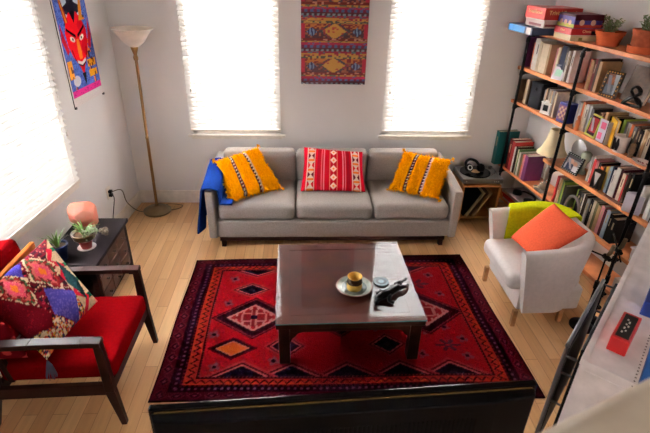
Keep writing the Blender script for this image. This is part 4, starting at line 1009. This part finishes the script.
# lime throw over the armchair back
def drape(name, label, cat, fpath, m, ns=44, nt=24, th=.01, wl_=(0, 0, 0)):
    top = [[fpath(i/ns, j/nt) for i in range(ns+1)] for j in range(nt+1)]; vs = []; fs = []
    def nr(j, i):
        a = top[j][min(i+1, ns)]-top[j][max(i-1, 0)]; b = top[min(j+1, nt)][i]-top[max(j-1, 0)][i]; return a.cross(b).normalized()
    for s in (0, 1):
        for j in range(nt+1):
            for i in range(ns+1): vs.append(top[j][i]+nr(j, i)*(th/2 if s else -th/2))
    N = (ns+1)*(nt+1); ix = lambda s, j, i: s*N+j*(ns+1)+i
    for j in range(nt):
        for i in range(ns):
            fs.append((ix(1, j, i), ix(1, j, i+1), ix(1, j+1, i+1), ix(1, j+1, i))); fs.append((ix(0, j, i), ix(0, j+1, i), ix(0, j+1, i+1), ix(0, j, i+1)))
    for i in range(ns): fs.append((ix(0, 0, i), ix(0, 0, i+1), ix(1, 0, i+1), ix(1, 0, i))); fs.append((ix(0, nt, i+1), ix(0, nt, i), ix(1, nt, i), ix(1, nt, i+1)))
    for j in range(nt): fs.append((ix(0, j+1, 0), ix(0, j, 0), ix(1, j, 0), ix(1, j+1, 0))); fs.append((ix(0, j, ns), ix(0, j+1, ns), ix(1, j+1, ns), ix(1, j, ns)))
    mb = MB().add((vs, fs)); o = obj(name, mb, m, smooth=True, wl=wl_); tag(o, label, cat); return o
def rimpt(q, ins):
    p = tub(0, 1, ins); L = [0]
    for a, b_ in zip(p, p[1:]): L.append(L[-1]+math.hypot(b_[0]-a[0], b_[1]-a[1]))
    d = q*L[-1]
    for i in range(len(p)-1):
        if L[i+1] >= d:
            t = (d-L[i])/(L[i+1]-L[i]); return p[i][0]+(p[i+1][0]-p[i][0])*t, p[i][1]+(p[i+1][1]-p[i][1])*t
    return p[-1]
def lime(s, t):
    q = .54+.36*t     # along the rim
    d = s*.56
    if d < .2:
        k = d/.2; x, y = rimpt(q, -.012-.006*math.sin(t*16)*(1-k)); return Vector((x, y, rimz(x)+.008-.2*(1-k)))
    if d < .30:
        k = (d-.2)/.10; x, y = rimpt(q, -.010+.1*k); return Vector((x, y, rimz(x)+.010+.008*math.sin(PI*k)))
    k = (d-.30)/.26; x, y = rimpt(q, .092+.035*k+.008*k*math.sin(t*13)); return Vector((x, y, rimz(x)+.006-.26*k))
drape('throw_blanket', 'lime green waffle throw folded over the armchair\'s back corner', 'blanket', lime, mat('blanket_lime', (200, 206, 30), .9, noise=(60, .06), bump=(140, .8), sheen=.2), wl_=(1.85, 3.2, .7))

# ------------------------------------------------------------------ red wooden armchair
RC = thing('armchair', 'dark wood armchair with red cushions at the left edge', 'armchair', (-1.33, 2.16, 0)); wl = RC.location
def bar(p0, p1, w, h, w1=None, h1=None):
    """tapered square bar between points, for legs and rails"""
    p0, p1 = Vector(p0), Vector(p1); t = (p1-p0).normalized(); up = Vector((0, 0, 1)) if abs(t.z) < .8 else Vector((1, 0, 0))
    a = t.cross(up).normalized(); b_ = a.cross(t).normalized(); w1 = w1 or w; h1 = h1 or h; vs = []
    for p, ww, hh in ((p0, w, h), (p1, w1, h1)):
        for sa, sb in ((-1, -1), (1, -1), (1, 1), (-1, 1)): vs.append(p+a*sa*ww/2+b_*sb*hh/2)
    return vs, [(0, 1, 2, 3), (7, 6, 5, 4), (0, 4, 5, 1), (1, 5, 6, 2), (2, 6, 7, 3), (3, 7, 4, 0)]
YN, YF = 1.835, 2.475
for y in (YN, YF):
    o = part('front_leg', MB().add(bar((-1.015, y, .26), (-.985, y, 0), .045, .05, .03, .03)).add(bar((-1.015, y, .26), (-1.02, y, .585), .045, .05, .04, .04)), darkw, RC, bevel=.004)
    o = part('rear_leg', MB().add(bar((-1.60, y, .30), (-1.68, y, 0), .04, .05, .03, .03)).add(bar((-1.60, y, .30), (-1.57, y, .58), .04, .05)), darkw, RC, bevel=.004)
    a = MB(); P = [(-1.0, y, .598), (-1.10, y, .598), (-1.35, y, .592), (-1.66, y, .575)]
    for p, q in zip(P, P[1:]): a.add(bar(p, q, .055, .03))
    part('arm', a, darkw, RC, bevel=.003)
    part('side_rail', MB().add(bar((-1.03, y, .275), (-1.60, y, .255), .03, .075)), darkw, RC, bevel=.003)
part('front_rail', MB().add(bar((-1.015, YN+.02, .28), (-1.015, YF-.02, .28), .03, .065)), darkw, RC, bevel=.003)
part('rear_rail', MB().add(bar((-1.60, YN+.02, .26), (-1.60, YF-.02, .26), .03, .06)), darkw, RC, bevel=.003)
back = MB(); 
part('top_rail', MB().add(bar((-1.60, YN-.02, .775), (-1.60, YF+.01, .775), .028, .045)), mat('rail_window_lit', (168, 92, 46), .8, noise=(12, .15)), RC, bevel=.006)  # window light on the rail put into a lighter wood colour
for y in (YN+.04, YF-.04): part('back_post', MB().add(bar((-1.53, y, .3), (-1.60, y, .76), .03, .03)), darkw, RC, bevel=.003)
part('seat_cushion', MB().soft(.60, .585, .12, .03, .012, Tr(-1.285, (YN+YF)/2, .365) @ Matrix.Rotation(-.03, 4, 'Y'), n=16), redf, RC, smooth=True)
part('back_cushion', MB().soft(.11, .60, .47, .035, 0, Tr(-1.69, (YN+YF)/2+.02, .60) @ Matrix.Rotation(-.16, 4, 'Y'), n=16), redf, RC, smooth=True)
# patchwork pillow
SPK = [(228, 210, 176), (30, 60, 50), (190, 36, 52), (222, 110, 60), (60, 40, 90), (200, 160, 60)]
def diam(P, cx, cy, ax, a, b_):
    dx, dy = P[0]-cx, P[1]-cy; c, s = math.cos(ax), math.sin(ax); return abs(dx*c+dy*s)/a+abs(-dx*s+dy*c)/b_
def patch(u, v):
    X, Y = 43+54*u-58*v, 367-64*u-67*v; P = (X+1.2*(h2(int(u*70), int(v*70))-.5), Y+1.2*(h2(int(v*70), int(u*70))-.5)); n = h2(int(u*62), int(v*62)); n2 = h2(int(u*34)+3, int(v*34))
    if inpoly(P, [(39, 298), (69, 299), (80, 333), (50, 325)]): return (78, 70, 160) if n < .75 else (104, 92, 180)
    if inpoly(P, [(3, 308), (46, 322), (50, 338), (30, 347), (-8, 340)]): return (92, 12, 22) if n < .93 else (120, 20, 30)
    for cx, cy in ((38, 280), (15, 299)):
        d = diam(P, cx, cy, .72, 29, 15)
        if d < 1:
            if d < .22: return (240, 130, 40)
            if d < .5: return (228, 84, 110) if n < .8 else (236, 120, 130)
            if d < .68: return (120, 24, 36) if n2 < .5 else (214, 110, 100)
            if d < .84: return (70, 96, 60) if n2 < .45 else (160, 40, 40)
            return (226, 206, 168) if n2 < .62 else (120, 20, 30)
    if diam(P, 68, 286, .86, 27, 7) < 1: return (34, 70, 74) if n < .8 else (24, 52, 60)
    if diam(P, 10, 275, .9, 20, 9) < 1: return (66, 58, 140)
    # cream border with red and green zigzags along the upper right edge
    e = 54*0
    w = 1-u; ww = (X-47)*.785-(Y-240)*.62
    if -20 < ww and X > 40 and Y < 318 and (u > .70 or v > .985):
        t = (v*4.2) % 1; k = (1-u)/.30
        if abs(k-.35-abs(t-.5)*.8) < .13: return (200, 30, 56)
        if abs(t-.5) < .12 and k < .35: return (24, 90, 60)
        return (222, 198, 160) if n < .8 else (206, 180, 144)
    if inpoly(P, [(70, 302), (97, 303), (92, 318), (83, 333), (80, 333)]) or inpoly(P, [(50, 327), (83, 333), (43, 370), (30, 350)]): return SPK[int(n*6) % 6] if n2 < .8 else (228, 210, 176)
    if n < .07: return (206, 176, 140)
    return (104, 16, 30) if n2 < .6 else (40, 20, 30)
pp = [(-1.315, 1.865, .455), (-1.185, 2.25, .53), (-1.485, 2.44, .845), (-1.68, 2.03, .745)]
o, C, cen, nr, fp = pillow('patchwork_pillow', 'large multicoloured shaggy patchwork pillow leaning in the red armchair', 'pillow', pp, .07, patch, vmat('rag_pile', .97, 1.0, sheen=.1), 110, 110)
t = MB(); rnd = random.Random(8); c0 = C[0]
for k in range(46):
    a = rnd.uniform(0, 2*PI); t.tube([c0+Vector((0, 0, -.004)), c0+Vector((.012*math.cos(a)+.01, .012*math.sin(a)-.012, -.03)), c0+Vector((.026*math.cos(a)+.018, .026*math.sin(a)-.03, -.085+rnd.uniform(-.01, .01)))], [.003, .0035, .0018], 5)
obj('tassel', t, mat('tassel_grey', (70, 74, 92), .9), o, wl=cen, label='grey-blue yarn tassel')
pillow('throw_pillow', 'dark red flowered pillow behind the near arm of the red chair', 'pillow', [(-1.68, 1.88, .45), (-1.42, 1.89, .45), (-1.50, 1.92, .66), (-1.74, 1.93, .68)], .045, lambda u, v: (112, 14, 26) if (math.sin(u*14)*math.cos(v*12)) < .55 else (190, 60, 60), fab)

# ------------------------------------------------------------------ dark chest at the left wall and the things on it
XA, XB, YA, YC, CH = -1.735, -1.355, 2.665, 3.325, .50
r = thing('chest', 'low dark wood chest of small drawers under the side window', 'chest', ((XA+XB)/2, (YA+YC)/2, 0)); wl = r.location
def cp(name, mb, m, par=None, **k): return obj(name, mb, m, par or r, wl=wl, **k)
chm = mat('chest_dark', (30, 25, 26), .82, noise=(10, .15)); chd = mat('chest_drawer', (62, 38, 28), .5, noise=(14, .2))
cp('top_board', MB().box(XA, XB, YA, YC, CH-.028, CH), chm, bevel=.004)
cp('body', MB().box(XA+.02, XB-.03, YA+.02, YC-.02, .10, CH-.028), chm)
for x in (XA+.03, XB-.04):
    for y in (YA+.035, YC-.035): cp('leg', MB().box(x-.02, x+.02, y-.02, y+.02, 0, CH-.03), chm, bevel=.003)
for i in range(3):
    for j in range(3):
        y0 = YA+.065+j*.18; z0 = .125+i*.113
        d = cp('drawer', MB().box(XB-.032, XB-.020, y0, y0+.17, z0, z0+.104), chd, bevel=.003)
        obj('pull', MB().lathe([(0, 0), (.006, 0), (.006, .01), (.011, .014), (.009, .022), (0, .024)], 14, Tr(XB-.020, y0+.085, z0+.052) @ Matrix.Rotation(PI/2, 4, 'Y')), mat('iron_dark', (50, 44, 42), .4, .7), d, wl=wl, smooth=True)
# salt lamp
def rock(name, rx, ry, rz_, m, seed, T=None, par=None, wl_=(0, 0, 0)):
    bm = bmesh.new(); bmesh.ops.create_icosphere(bm, subdivisions=4, radius=1); rn = random.Random(seed)
    dirs = [Vector((rn.gauss(0, 1), rn.gauss(0, 1), rn.gauss(0, 1))).normalized() for _ in range(16)]; cut = [rn.uniform(.6, .86) for _ in dirs]
    for v in bm.verts:
        for d, c in zip(dirs, cut):
            q = v.co.dot(d)
            if q > c: v.co -= d*(q-c)*.85
    mb = MB(); bm.verts.index_update(); mb.add(([(v.co.x*rx, v.co.y*ry, v.co.z*rz_) for v in bm.verts], [tuple(v.index for v in f.verts) for f in bm.faces]), T); bm.free(); return mb
r = thing('salt_lamp', 'pink rock salt lamp on the far end of the dark chest', 'lamp', (-1.605, 3.165, CH+.001))
mb = rock('rock', .115, .09, .115, None, 3, Tr(0, 0, .118))
for v in mb.v: v.x += (v.z-.1)*-.05; v.x += 0
sm = mat('salt_pink', (212, 106, 76), .6, noise=(9, .18), c2=(204, 146, 128), bump=(30, .5)); sm.node_tree.nodes['Principled BSDF'].inputs['Subsurface Weight'].default_value = .25; sm.node_tree.nodes['Principled BSDF'].inputs['Subsurface Scale'].default_value = .03
obj('rock', mb, sm, r)
obj('wood_base', MB().cyl((0.02, 0, 0), .062, .016, 30), darkw, r, bevel=.003)
# patterned pot with saucer
def blades(n, R, L, w, seed, spread=.9, z=0):
    rn = random.Random(seed); m = MB()
    for i in range(n):
        a = rn.uniform(0, 2*PI); el = rn.uniform(.25, 1.1)*spread; l = L*rn.uniform(.6, 1.1); pts = []
        for k in range(6):
            t = k/5; b2 = el*(.3+.9*t); pts.append((math.cos(a)*(R*.3+math.sin(b2)*l*t), math.sin(a)*(R*.3+math.sin(b2)*l*t), z+math.cos(b2)*l*t))
        m.tube(pts, [w, w, w*.9, w*.7, w*.45, w*.1], 6, flat=.4)
    return m
r = thing('potted_plant', 'small aloe and succulent in a mottled pot on white saucer', 'plant', (-1.495, 2.885, CH+.001))
obj('saucer', MB().lathe([(0, 0), (.045, 0), (.062, .01), (.06, .013), (.044, .005), (0, .005)], 36), mat('ceramic_white', (228, 222, 216), .3), r, smooth=True)
obj('lower_pot', MB().lathe([(0, .006), (.034, .006), (.044, .055), (.03, .07), (0, .07)], 30), mat('terracotta_red', (132, 44, 34), .6), r, smooth=True)
obj('bowl', MB().lathe([(0, .06), (.04, .062), (.07, .085), (.083, .125), (.078, .128), (.064, .11), (0, .11)], 40), mat('glaze_mottled', (134, 100, 44), .35, noise=(16, .3), c2=(74, 70, 60)), r, smooth=True)
obj('soil', MB().cyl((0, 0, .105), .066, .008, 24), mat('soil', (62, 44, 32)), r)
obj('aloe_leaves', blades(22, .03, .12, .006, 2, 1.0, .11), mat('leaf_aloe', (110, 148, 66), .5, noise=(20, .15)), r, smooth=True, kind='stuff')
lf = MB(); rn = random.Random(6)
for i in range(60):
    a = rn.uniform(-1.2, .8); R_ = rn.uniform(.03, .085); zz = .12-max(0, R_-.06)*1.0+rn.uniform(0, .035)
    lf.add(leafvf(.022, .007, .004), Tr(R_*math.cos(a), R_*math.sin(a), zz) @ Euler((0, -rn.uniform(.2, 1.3), rn.uniform(0, 6.3))).to_matrix().to_4x4())
obj('succulent_leaves', lf, mat('leaf_grey_pale', (150, 160, 128), .55), r, smooth=True, kind='stuff')
r = thing('potted_plant', 'spiky green plant in a dark blue pot near the red chair', 'plant', (-1.615, 2.745, CH+.001))
obj('pot', MB().lathe([(0, 0), (.045, 0), (.062, .10), (.066, .10), (.066, .115), (.058, .115), (.056, .095), (0, .095)], 36), mat('glaze_navy', (22, 34, 74), .3), r, smooth=True)
obj('soil', MB().cyl((0, 0, .092), .055, .006, 24), mat('soil', (62, 44, 32)), r)
obj('leaves', blades(12, .03, .15, .006, 9, .8, .095), mat('leaf_aloe', (110, 148, 66)), r, smooth=True, kind='stuff')
obj('dried_stems', blades(7, .04, .13, .002, 19, 1.5, .10), mat('stem_dry', (168, 160, 140), .8), r, smooth=True)
r = thing('crystal_cluster', 'small knobbly mineral figurine on the chest beside the salt lamp', 'ornament', (-1.432, 3.05, CH+.001))
m = MB(); rn = random.Random(5)
for i in range(16):
    m.v  # cluster of small faceted lumps
    a = rn.uniform(0, 6.3); q = rn.uniform(0, .018); k = rock('x', rn.uniform(.011, .018), rn.uniform(.011, .018), rn.uniform(.012, .02), None, i, Tr(q*math.cos(a)*1.2, q*math.sin(a)*1.6, .016+rn.uniform(0, .055)*(1-q*20)))
    m.add((k.v, k.f))
obj('lumps', m, mat('mineral', (150, 128, 108), .4, noise=(70, .3), c2=(70, 56, 48)), r, smooth=True)

# ------------------------------------------------------------------ record stand with turntable
r = thing('record_stand', 'open wooden record stand right of the sofa', 'cabinet', (1.775, 4.35, 0)); wl = r.location
pw = mat('stand_wood', (176, 116, 62), .5, noise=(10, .12)); bk = mat('stand_inside', (46, 36, 32), .8)
x0, x1, y0, y1, zt = 1.60, 1.985, 4.16, 4.53, .40
for x in (x0, x1-.02): cp('side_panel', MB().box(x, x+.02, y0, y1, 0, zt-.02), pw, bevel=.002)
cp('top_panel', MB().box(x0, x1, y0, y1, zt-.02, zt), pw, bevel=.002); cp('bottom_panel', MB().box(x0+.02, x1-.02, y0+.005, y1, .03, .05), pw); cp('rear_panel', MB().box(x0+.02, x1-.02, y1-.012, y1, .05, zt-.02), bk)
rcol = [((34, 34, 38), 'black'), ((206, 176, 136), 'tan'), ((84, 54, 44), 'brown'), ((170, 130, 96), 'faded brown')]
for i, (c, nme) in enumerate(rcol):
    q = thing('record_sleeve', f'{nme} record sleeve leaning in the stand under the turntable', 'record', (1.65+i*.036, 4.32, .055), 0, 'records in the stand')
    T = Matrix.Rotation(.52, 4, 'Y')
    obj('sleeve', MB().box(0, .009, -.15, .15, 0, .3, T), mat('card_%d_%d_%d' % c, c, .6), q)
    obj('disc_edge', MB().box(.0015, .0035, -.14, .14, .29, .302, T), blackm, q)
r = thing('turntable', 'silver and black turntable on the record stand', 'turntable', (1.80, 4.345, zt+.001)); wl = Vector((0, 0, 0))
obj('plinth', MB().box(-.205, .195, -.17, .17, .012, .062), mat('turntable_silver', (112, 110, 108), .35, .4), r, bevel=.005)
for x in (-.17, .16):
    for y in (-.13, .13): obj('foot', MB().cyl((x, y, 0), .02, .013), blackm, r)
pl = obj('platter', MB().lathe([(0, .062), (.15, .062), (.15, .074), (0, .075)], 48, Tr(-.035, 0, 0)), mat('vinyl_black', (20, 20, 22), .25), r, smooth=True)
obj('record_label', MB().cyl((-.035, 0, .075), .048, .0012, 30), mat('label_amber', (176, 130, 80), .5), pl)
obj('tonearm', MB().cyl((.155, .10, .062), .02, .025).tube([(.155, .10, .092), (.16, 0, .092), (.135, -.08, .084), (.09, -.11, .08)], .004, 8), mat('arm_metal', (170, 170, 172), .25, .9), r, smooth=True)
for x in (.11, .13, .15, -.17): obj('button', MB().cyl((0, 0, 0), .006, .004, 14, T=Tr(x, -.17, .036) @ Matrix.Rotation(PI/2, 4, 'X')), mat('button_grey', (190, 190, 190), .3, .5), r)
r = thing('headphones', 'black headphones with a white ring lying on the turntable', 'headphones', (1.735, 4.33, zt+.078), .2)
obj('headband', MB().tube(bez([(-.075, .02, .055), (-.055, .06, .085), (0, .085, .10), (.055, .06, .085), (.085, .02, .04)], 6), .014, 10), mat('plug_black', (20, 20, 20)), r, smooth=True)
for (x, y, z_, rt, nme) in ((-.055, -.01, .05, .3, 0), (.085, 0, .035, 1.3, 1)):
    T = Tr(x, y, z_) @ Matrix.Rotation(1.1, 4, 'X') @ Matrix.Rotation(.3*nme, 4, 'Y')
    e = obj('ear_cup', MB().lathe([(0, -.025), (.036, -.025), (.044, 0), (.036, .018), (0, .018)], 28, T), mat('plug_black', (20, 20, 20)), r, smooth=True)
    if not nme: obj('ear_ring', MB().lathe([(.018, .018), (.026, .0195), (.027, .017)], 28, T), mat('button_white', (220, 220, 220), .3), e, smooth=True)

# ------------------------------------------------------------------ microphone stands
def micstand(label, x, y, top, tilt, boom, base_r=.085, clip=True):
    r = thing('microphone_stand', label, 'stand', (x, y, 0), 0, 'microphone stands')
    obj('round_base', MB().lathe([(0, 0), (base_r, 0), (base_r, .012), (base_r*.6, .026), (.02, .036), (0, .036)], 36), mat('cast_iron', (30, 28, 30), .5, .4), r, smooth=True)
    obj('pole', MB().tube([(0, 0, .03), (0, 0, top*.6)], .0085, 12).tube([(0, 0, top*.6), (0, 0, top)], .006, 12), blackm, r, smooth=True)
    obj('clutch', MB().cyl((0, 0, top*.57), .015, .06, 16), mat('plug_black', (20, 20, 20)), r, smooth=True)
    if boom:
        a, L, z0, bk_ = boom
        d = Vector((math.cos(a), math.sin(a), .35)).normalized(); c = Vector((0, 0, top))
        obj('boom_arm', MB().tube([c-d*bk_, c+d*L], .0055, 10), blackm, r, smooth=True)
        obj('boom_clutch', MB().lathe([(0, -.02), (.018, -.02), (.018, .02), (0, .02)], 16, Tr(0, 0, top) @ Matrix.Rotation(PI/2, 4, 'X')), mat('plug_black', (20, 20, 20)), r, smooth=True)
        obj('knob', MB().lathe([(0, 0), (.012, 0), (.012, .02), (0, .024)], 12, Tr(0, -.02, top) @ Matrix.Rotation(PI/2, 4, 'X')), mat('plug_black', (20, 20, 20)), r, smooth=True)
    if clip: obj('mic_clip', MB().tube([(0, 0, top), (.01, -.01, top+.04), (.014, -.015, top+.10)], [.010, .014, .013], 12), mat('clip_bronze', (96, 84, 64), .5, .3), r, smooth=True)
    return r
micstand('black microphone stand nearest the white armchair on round iron base', 2.05, 2.57, .60, 0, (2.9, .12, 0, .05))
micstand('middle one of the black microphone stands, half hidden by others', 2.155, 2.62, .62, 0, (1.3, .16, 0, .1), .07)
micstand('black microphone stand nearest the bookshelf\'s right post', 2.21, 2.44, .60, 0, None, .06)

# ------------------------------------------------------------------ white cabinet, rack, red box, binder at lower right
CA = math.atan2(.733, .68); C0 = Vector((1.062, 1.275, 0))
r = thing('cabinet', 'tall white cabinet standing diagonally at the lower right', 'cabinet', C0, CA)   # local x along its long side, -y across
wc = mat('cabinet_white', (232, 224, 226), .45)
Lc, Wc, Hc = 1.47, .19, 1.0
obj('carcass', MB().box(.006, Lc-.006, -Wc+.006, -.006, 0, Hc-.03), wc, r, bevel=.002)
obj('top_board', MB().box(0, Lc, -Wc, 0, Hc-.03, Hc-.004), wc, r, bevel=.002)
obj('top_rim', MB().box(0, Lc, -.022, 0, Hc-.004, Hc), wc, r, bevel=.001)
obj('end_panel', MB().box(.002, .006, -Wc+.02, -.02, .04, Hc-.05), wc, r)
for k in range(3): obj('door', MB().box(.02+k*.48, .49+k*.48, -.006, -.001, .05, Hc-.05), wc, r, bevel=.002)
b0 = C0+Matrix.Rotation(CA, 3, 'Z') @ Vector((0, 0, 0))
def CP(x, y, z): return C0+Matrix.Rotation(CA, 3, 'Z') @ Vector((x, y, z))
r0_ = r
r = thing('red_case', 'small red case with black display on top of the white cabinet', 'case', CP(.205, -.095, Hc-.0035), CA-.04)
obj('body', MB().box(-.085, .115, -.033, .033, 0, .07), mat('case_red', (186, 20, 24), .35, coat=.3), r, bevel=.004)
obj('display', MB().box(-.07, .100, -.023, .023, .07, .0715), mat('display_black', (40, 36, 34), .3), r)
m = MB()
for k, (x, y, w) in enumerate(((-.04, .008, .012), (-.025, -.002, .01), (-.01, .006, .014), (.008, -.004, .012), (.02, .005, .010), (.036, -.002, .014), (.055, .006, .01))): m.box(x, x+w, y-.003, y+.003, .0715, .0722)
obj('display_marks', m, mat('display_marks', (200, 196, 186), .5), r)
m = MB()
for k in range(26): m.cyl((.012+k*.021, -Wc+.012, Hc-.0038), .0032, .0006, 10)
for k in range(5): m.cyl((0, 0, 0), .0032, .0006, 10, T=Tr(-.0004, -Wc+.012, Hc-.02-k*.021) @ Matrix.Rotation(PI/2, 4, 'Y'))
obj('peg_holes', m, mat('hole_dark', (70, 54, 60), .8), r0_)
r = thing('blue_case', 'bright blue case standing against the right side of the white cabinet', 'case', CP(.01, -Wc-.004, 0), CA)
obj('body', MB().box(0, 1.2, -.13, 0, 0, Hc-.05), mat('case_blue', (30, 96, 190), .4), r, bevel=.004)
obj('lid', MB().box(-.004, 1.204, -.134, 0, Hc-.05, Hc-.02), mat('case_blue_lid', (44, 122, 214), .35), r, bevel=.006)
r = thing('storage_box', 'navy blue box behind the red case on the white cabinet', 'box', CP(.45, -.118, Hc-.0035), CA)
obj('box_body', MB().box(0, .16, -.068, 0, 0, .07), mat('box_navy', (22, 44, 120), .45), r, bevel=.003)
obj('box_print', MB().box(.03, .13, -.055, -.02, .07, .0708), mat('print_red_dark', (150, 40, 40), .5), r)
# folded metal rack beside the cabinet
r = thing('metal_rack', 'folded grey metal frame rack leaning beside the white cabinet', 'rack', CP(.3, .05, 0), CA)
gm_ = mat('rack_grey', (92, 92, 96), .35, .6)
x0, x1, h = 0.0, .66, .80
def fr_(y):
    m = MB(); m.tube(bez([(x0, y, .0), (x0, y, .5), (x0, y, h-.03), (x0+.03, y, h), (x0+.3, y, h), (x1-.03, y, h), (x1, y, h-.03), (x1, y, .5), (x1, y, 0)], 5), .0095, 10); return m
f1 = obj('frame', fr_(.032), gm_, r, smooth=True); f2 = obj('frame', fr_(-.032), blackm, r, smooth=True)
for (x, z_) in ((x0, h-.06), (x0, h-.16), (x0, .45), (x1, h-.02), (x1, h-.2), (x0, .15), (x1, .15)): obj('cross_bar', MB().tube([(x, -.032, z_), (x, .032, z_)], .006, 10), gm_, r, smooth=True)
m = MB()
for k in range(1, 30): m.tube([(x0+x1*k/30, .032, .1), (x0+x1*k/30, .032, h-.005)], .0018, 5)
for k in range(1, 6): m.tube([(x0, .032, .1+k*.125), (x1, .032, .1+k*.125)], .0025, 5)
obj('wire_mesh', m, blackm, r)
obj('side_panel', MB().box(x0+.01, x1-.01, .018, .022, .12, h-.02), mat('panel_charcoal', (58, 56, 60), .5, .3), r)

# ------------------------------------------------------------------ television seen from behind, on its low console
TA = math.radians(3.1); T0 = Vector((.162, 1.085, 0)); TW = 1.29
r = thing('television', 'large black television seen from behind at the bottom edge', 'television', T0, TA)
gb = mat('tv_gloss', (6, 7, 10), .12, coat=.2)
obj('screen_frame', MB().box(-TW/2, TW/2, -.012, .012, .33, 1.052), gb, r, bevel=.005)
obj('screen', MB().box(-TW/2+.03, TW/2-.03, .012, .0135, .38, 1.02), mat('screen_black', (6, 6, 8), .1), r)
obj('rear_casing', MB().prism([(-TW/2+.006, 0), (TW/2-.006, 0), (TW/2-.02, -.032), (TW/2-.16, -.05), (-TW/2+.16, -.05), (-TW/2+.02, -.032)], .36, 1.038, Tr(0, -.012, 0)), mat('tv_casing', (4, 5, 9), .5, spec=.1), r, bevel=.006)
m = MB()
for k in range(56): m.box(-.42+k*.0152, -.413+k*.0152, -.0645, -.061, .86, .97)
obj('vent_slots', m, mat('vent_dark', (4, 4, 5), .7), r)
obj('top_reflection', MB().box(-TW/2+.02, TW/2-.02, -.018, -.0125, 1.039, 1.043), mat('reflection_gold', (170, 140, 90), .25, .8), r)  # gold strip stands in for the reflection along the glossy top edge
obj('stand_neck', MB().box(-.12, .12, -.03, .03, .30, .36), gb, r); obj('stand_foot', MB().box(-.35, .35, -.1, .12, .291, .302), gb, r, bevel=.003)
r = thing('media_console', 'low dark media console carrying the television', 'console', T0+Vector((0, -.02, 0)), TA)
obj('body', MB().box(-.72, .72, -.17, .15, .06, .27), darkw, r, bevel=.003); obj('top_board', MB().box(-.74, .74, -.18, .16, .27, .29), darkw, r, bevel=.003)
for x in (-.66, .66):
    for y in (-.13, .11): obj('leg', MB().box(x-.025, x+.025, y-.025, y+.025, 0, .06), blackm, r)
for x in (-.36, .36): obj('door', MB().box(x-.34, x+.34, .15, .157, .075, .26), darkw, r, bevel=.002)

# ------------------------------------------------------------------ stair handrail close to the camera
r = thing('stair_handrail', 'cream painted handrail sloping across the bottom right corner', 'handrail', (.46, .26, 0))
d = Vector((.147, .062, 0)).normalized(); nn = Vector((-d.y, d.x, 0))
A_ = Vector((.316, .388, 0)); RWd = .16
T = Matrix(((d.x, nn.x, 0, A_.x), (d.y, nn.y, 0, A_.y), (0, 0, 1, 0), (0, 0, 0, 1)))
cr = mat('rail_cream', (246, 236, 220), .5); wl = r.location
obj('rail_cap', MB().soft(.62, RWd, .07, .03, T=T @ Tr(.13, -RWd/2, 1.772)), cr, r, smooth=True, wl=wl)
for x in (-.10, .36): obj('newel_post', MB().box(x-.04, x+.04, -RWd/2-.04, -RWd/2+.04, 0, 1.75, T), cr, r, wl=wl, bevel=.004)
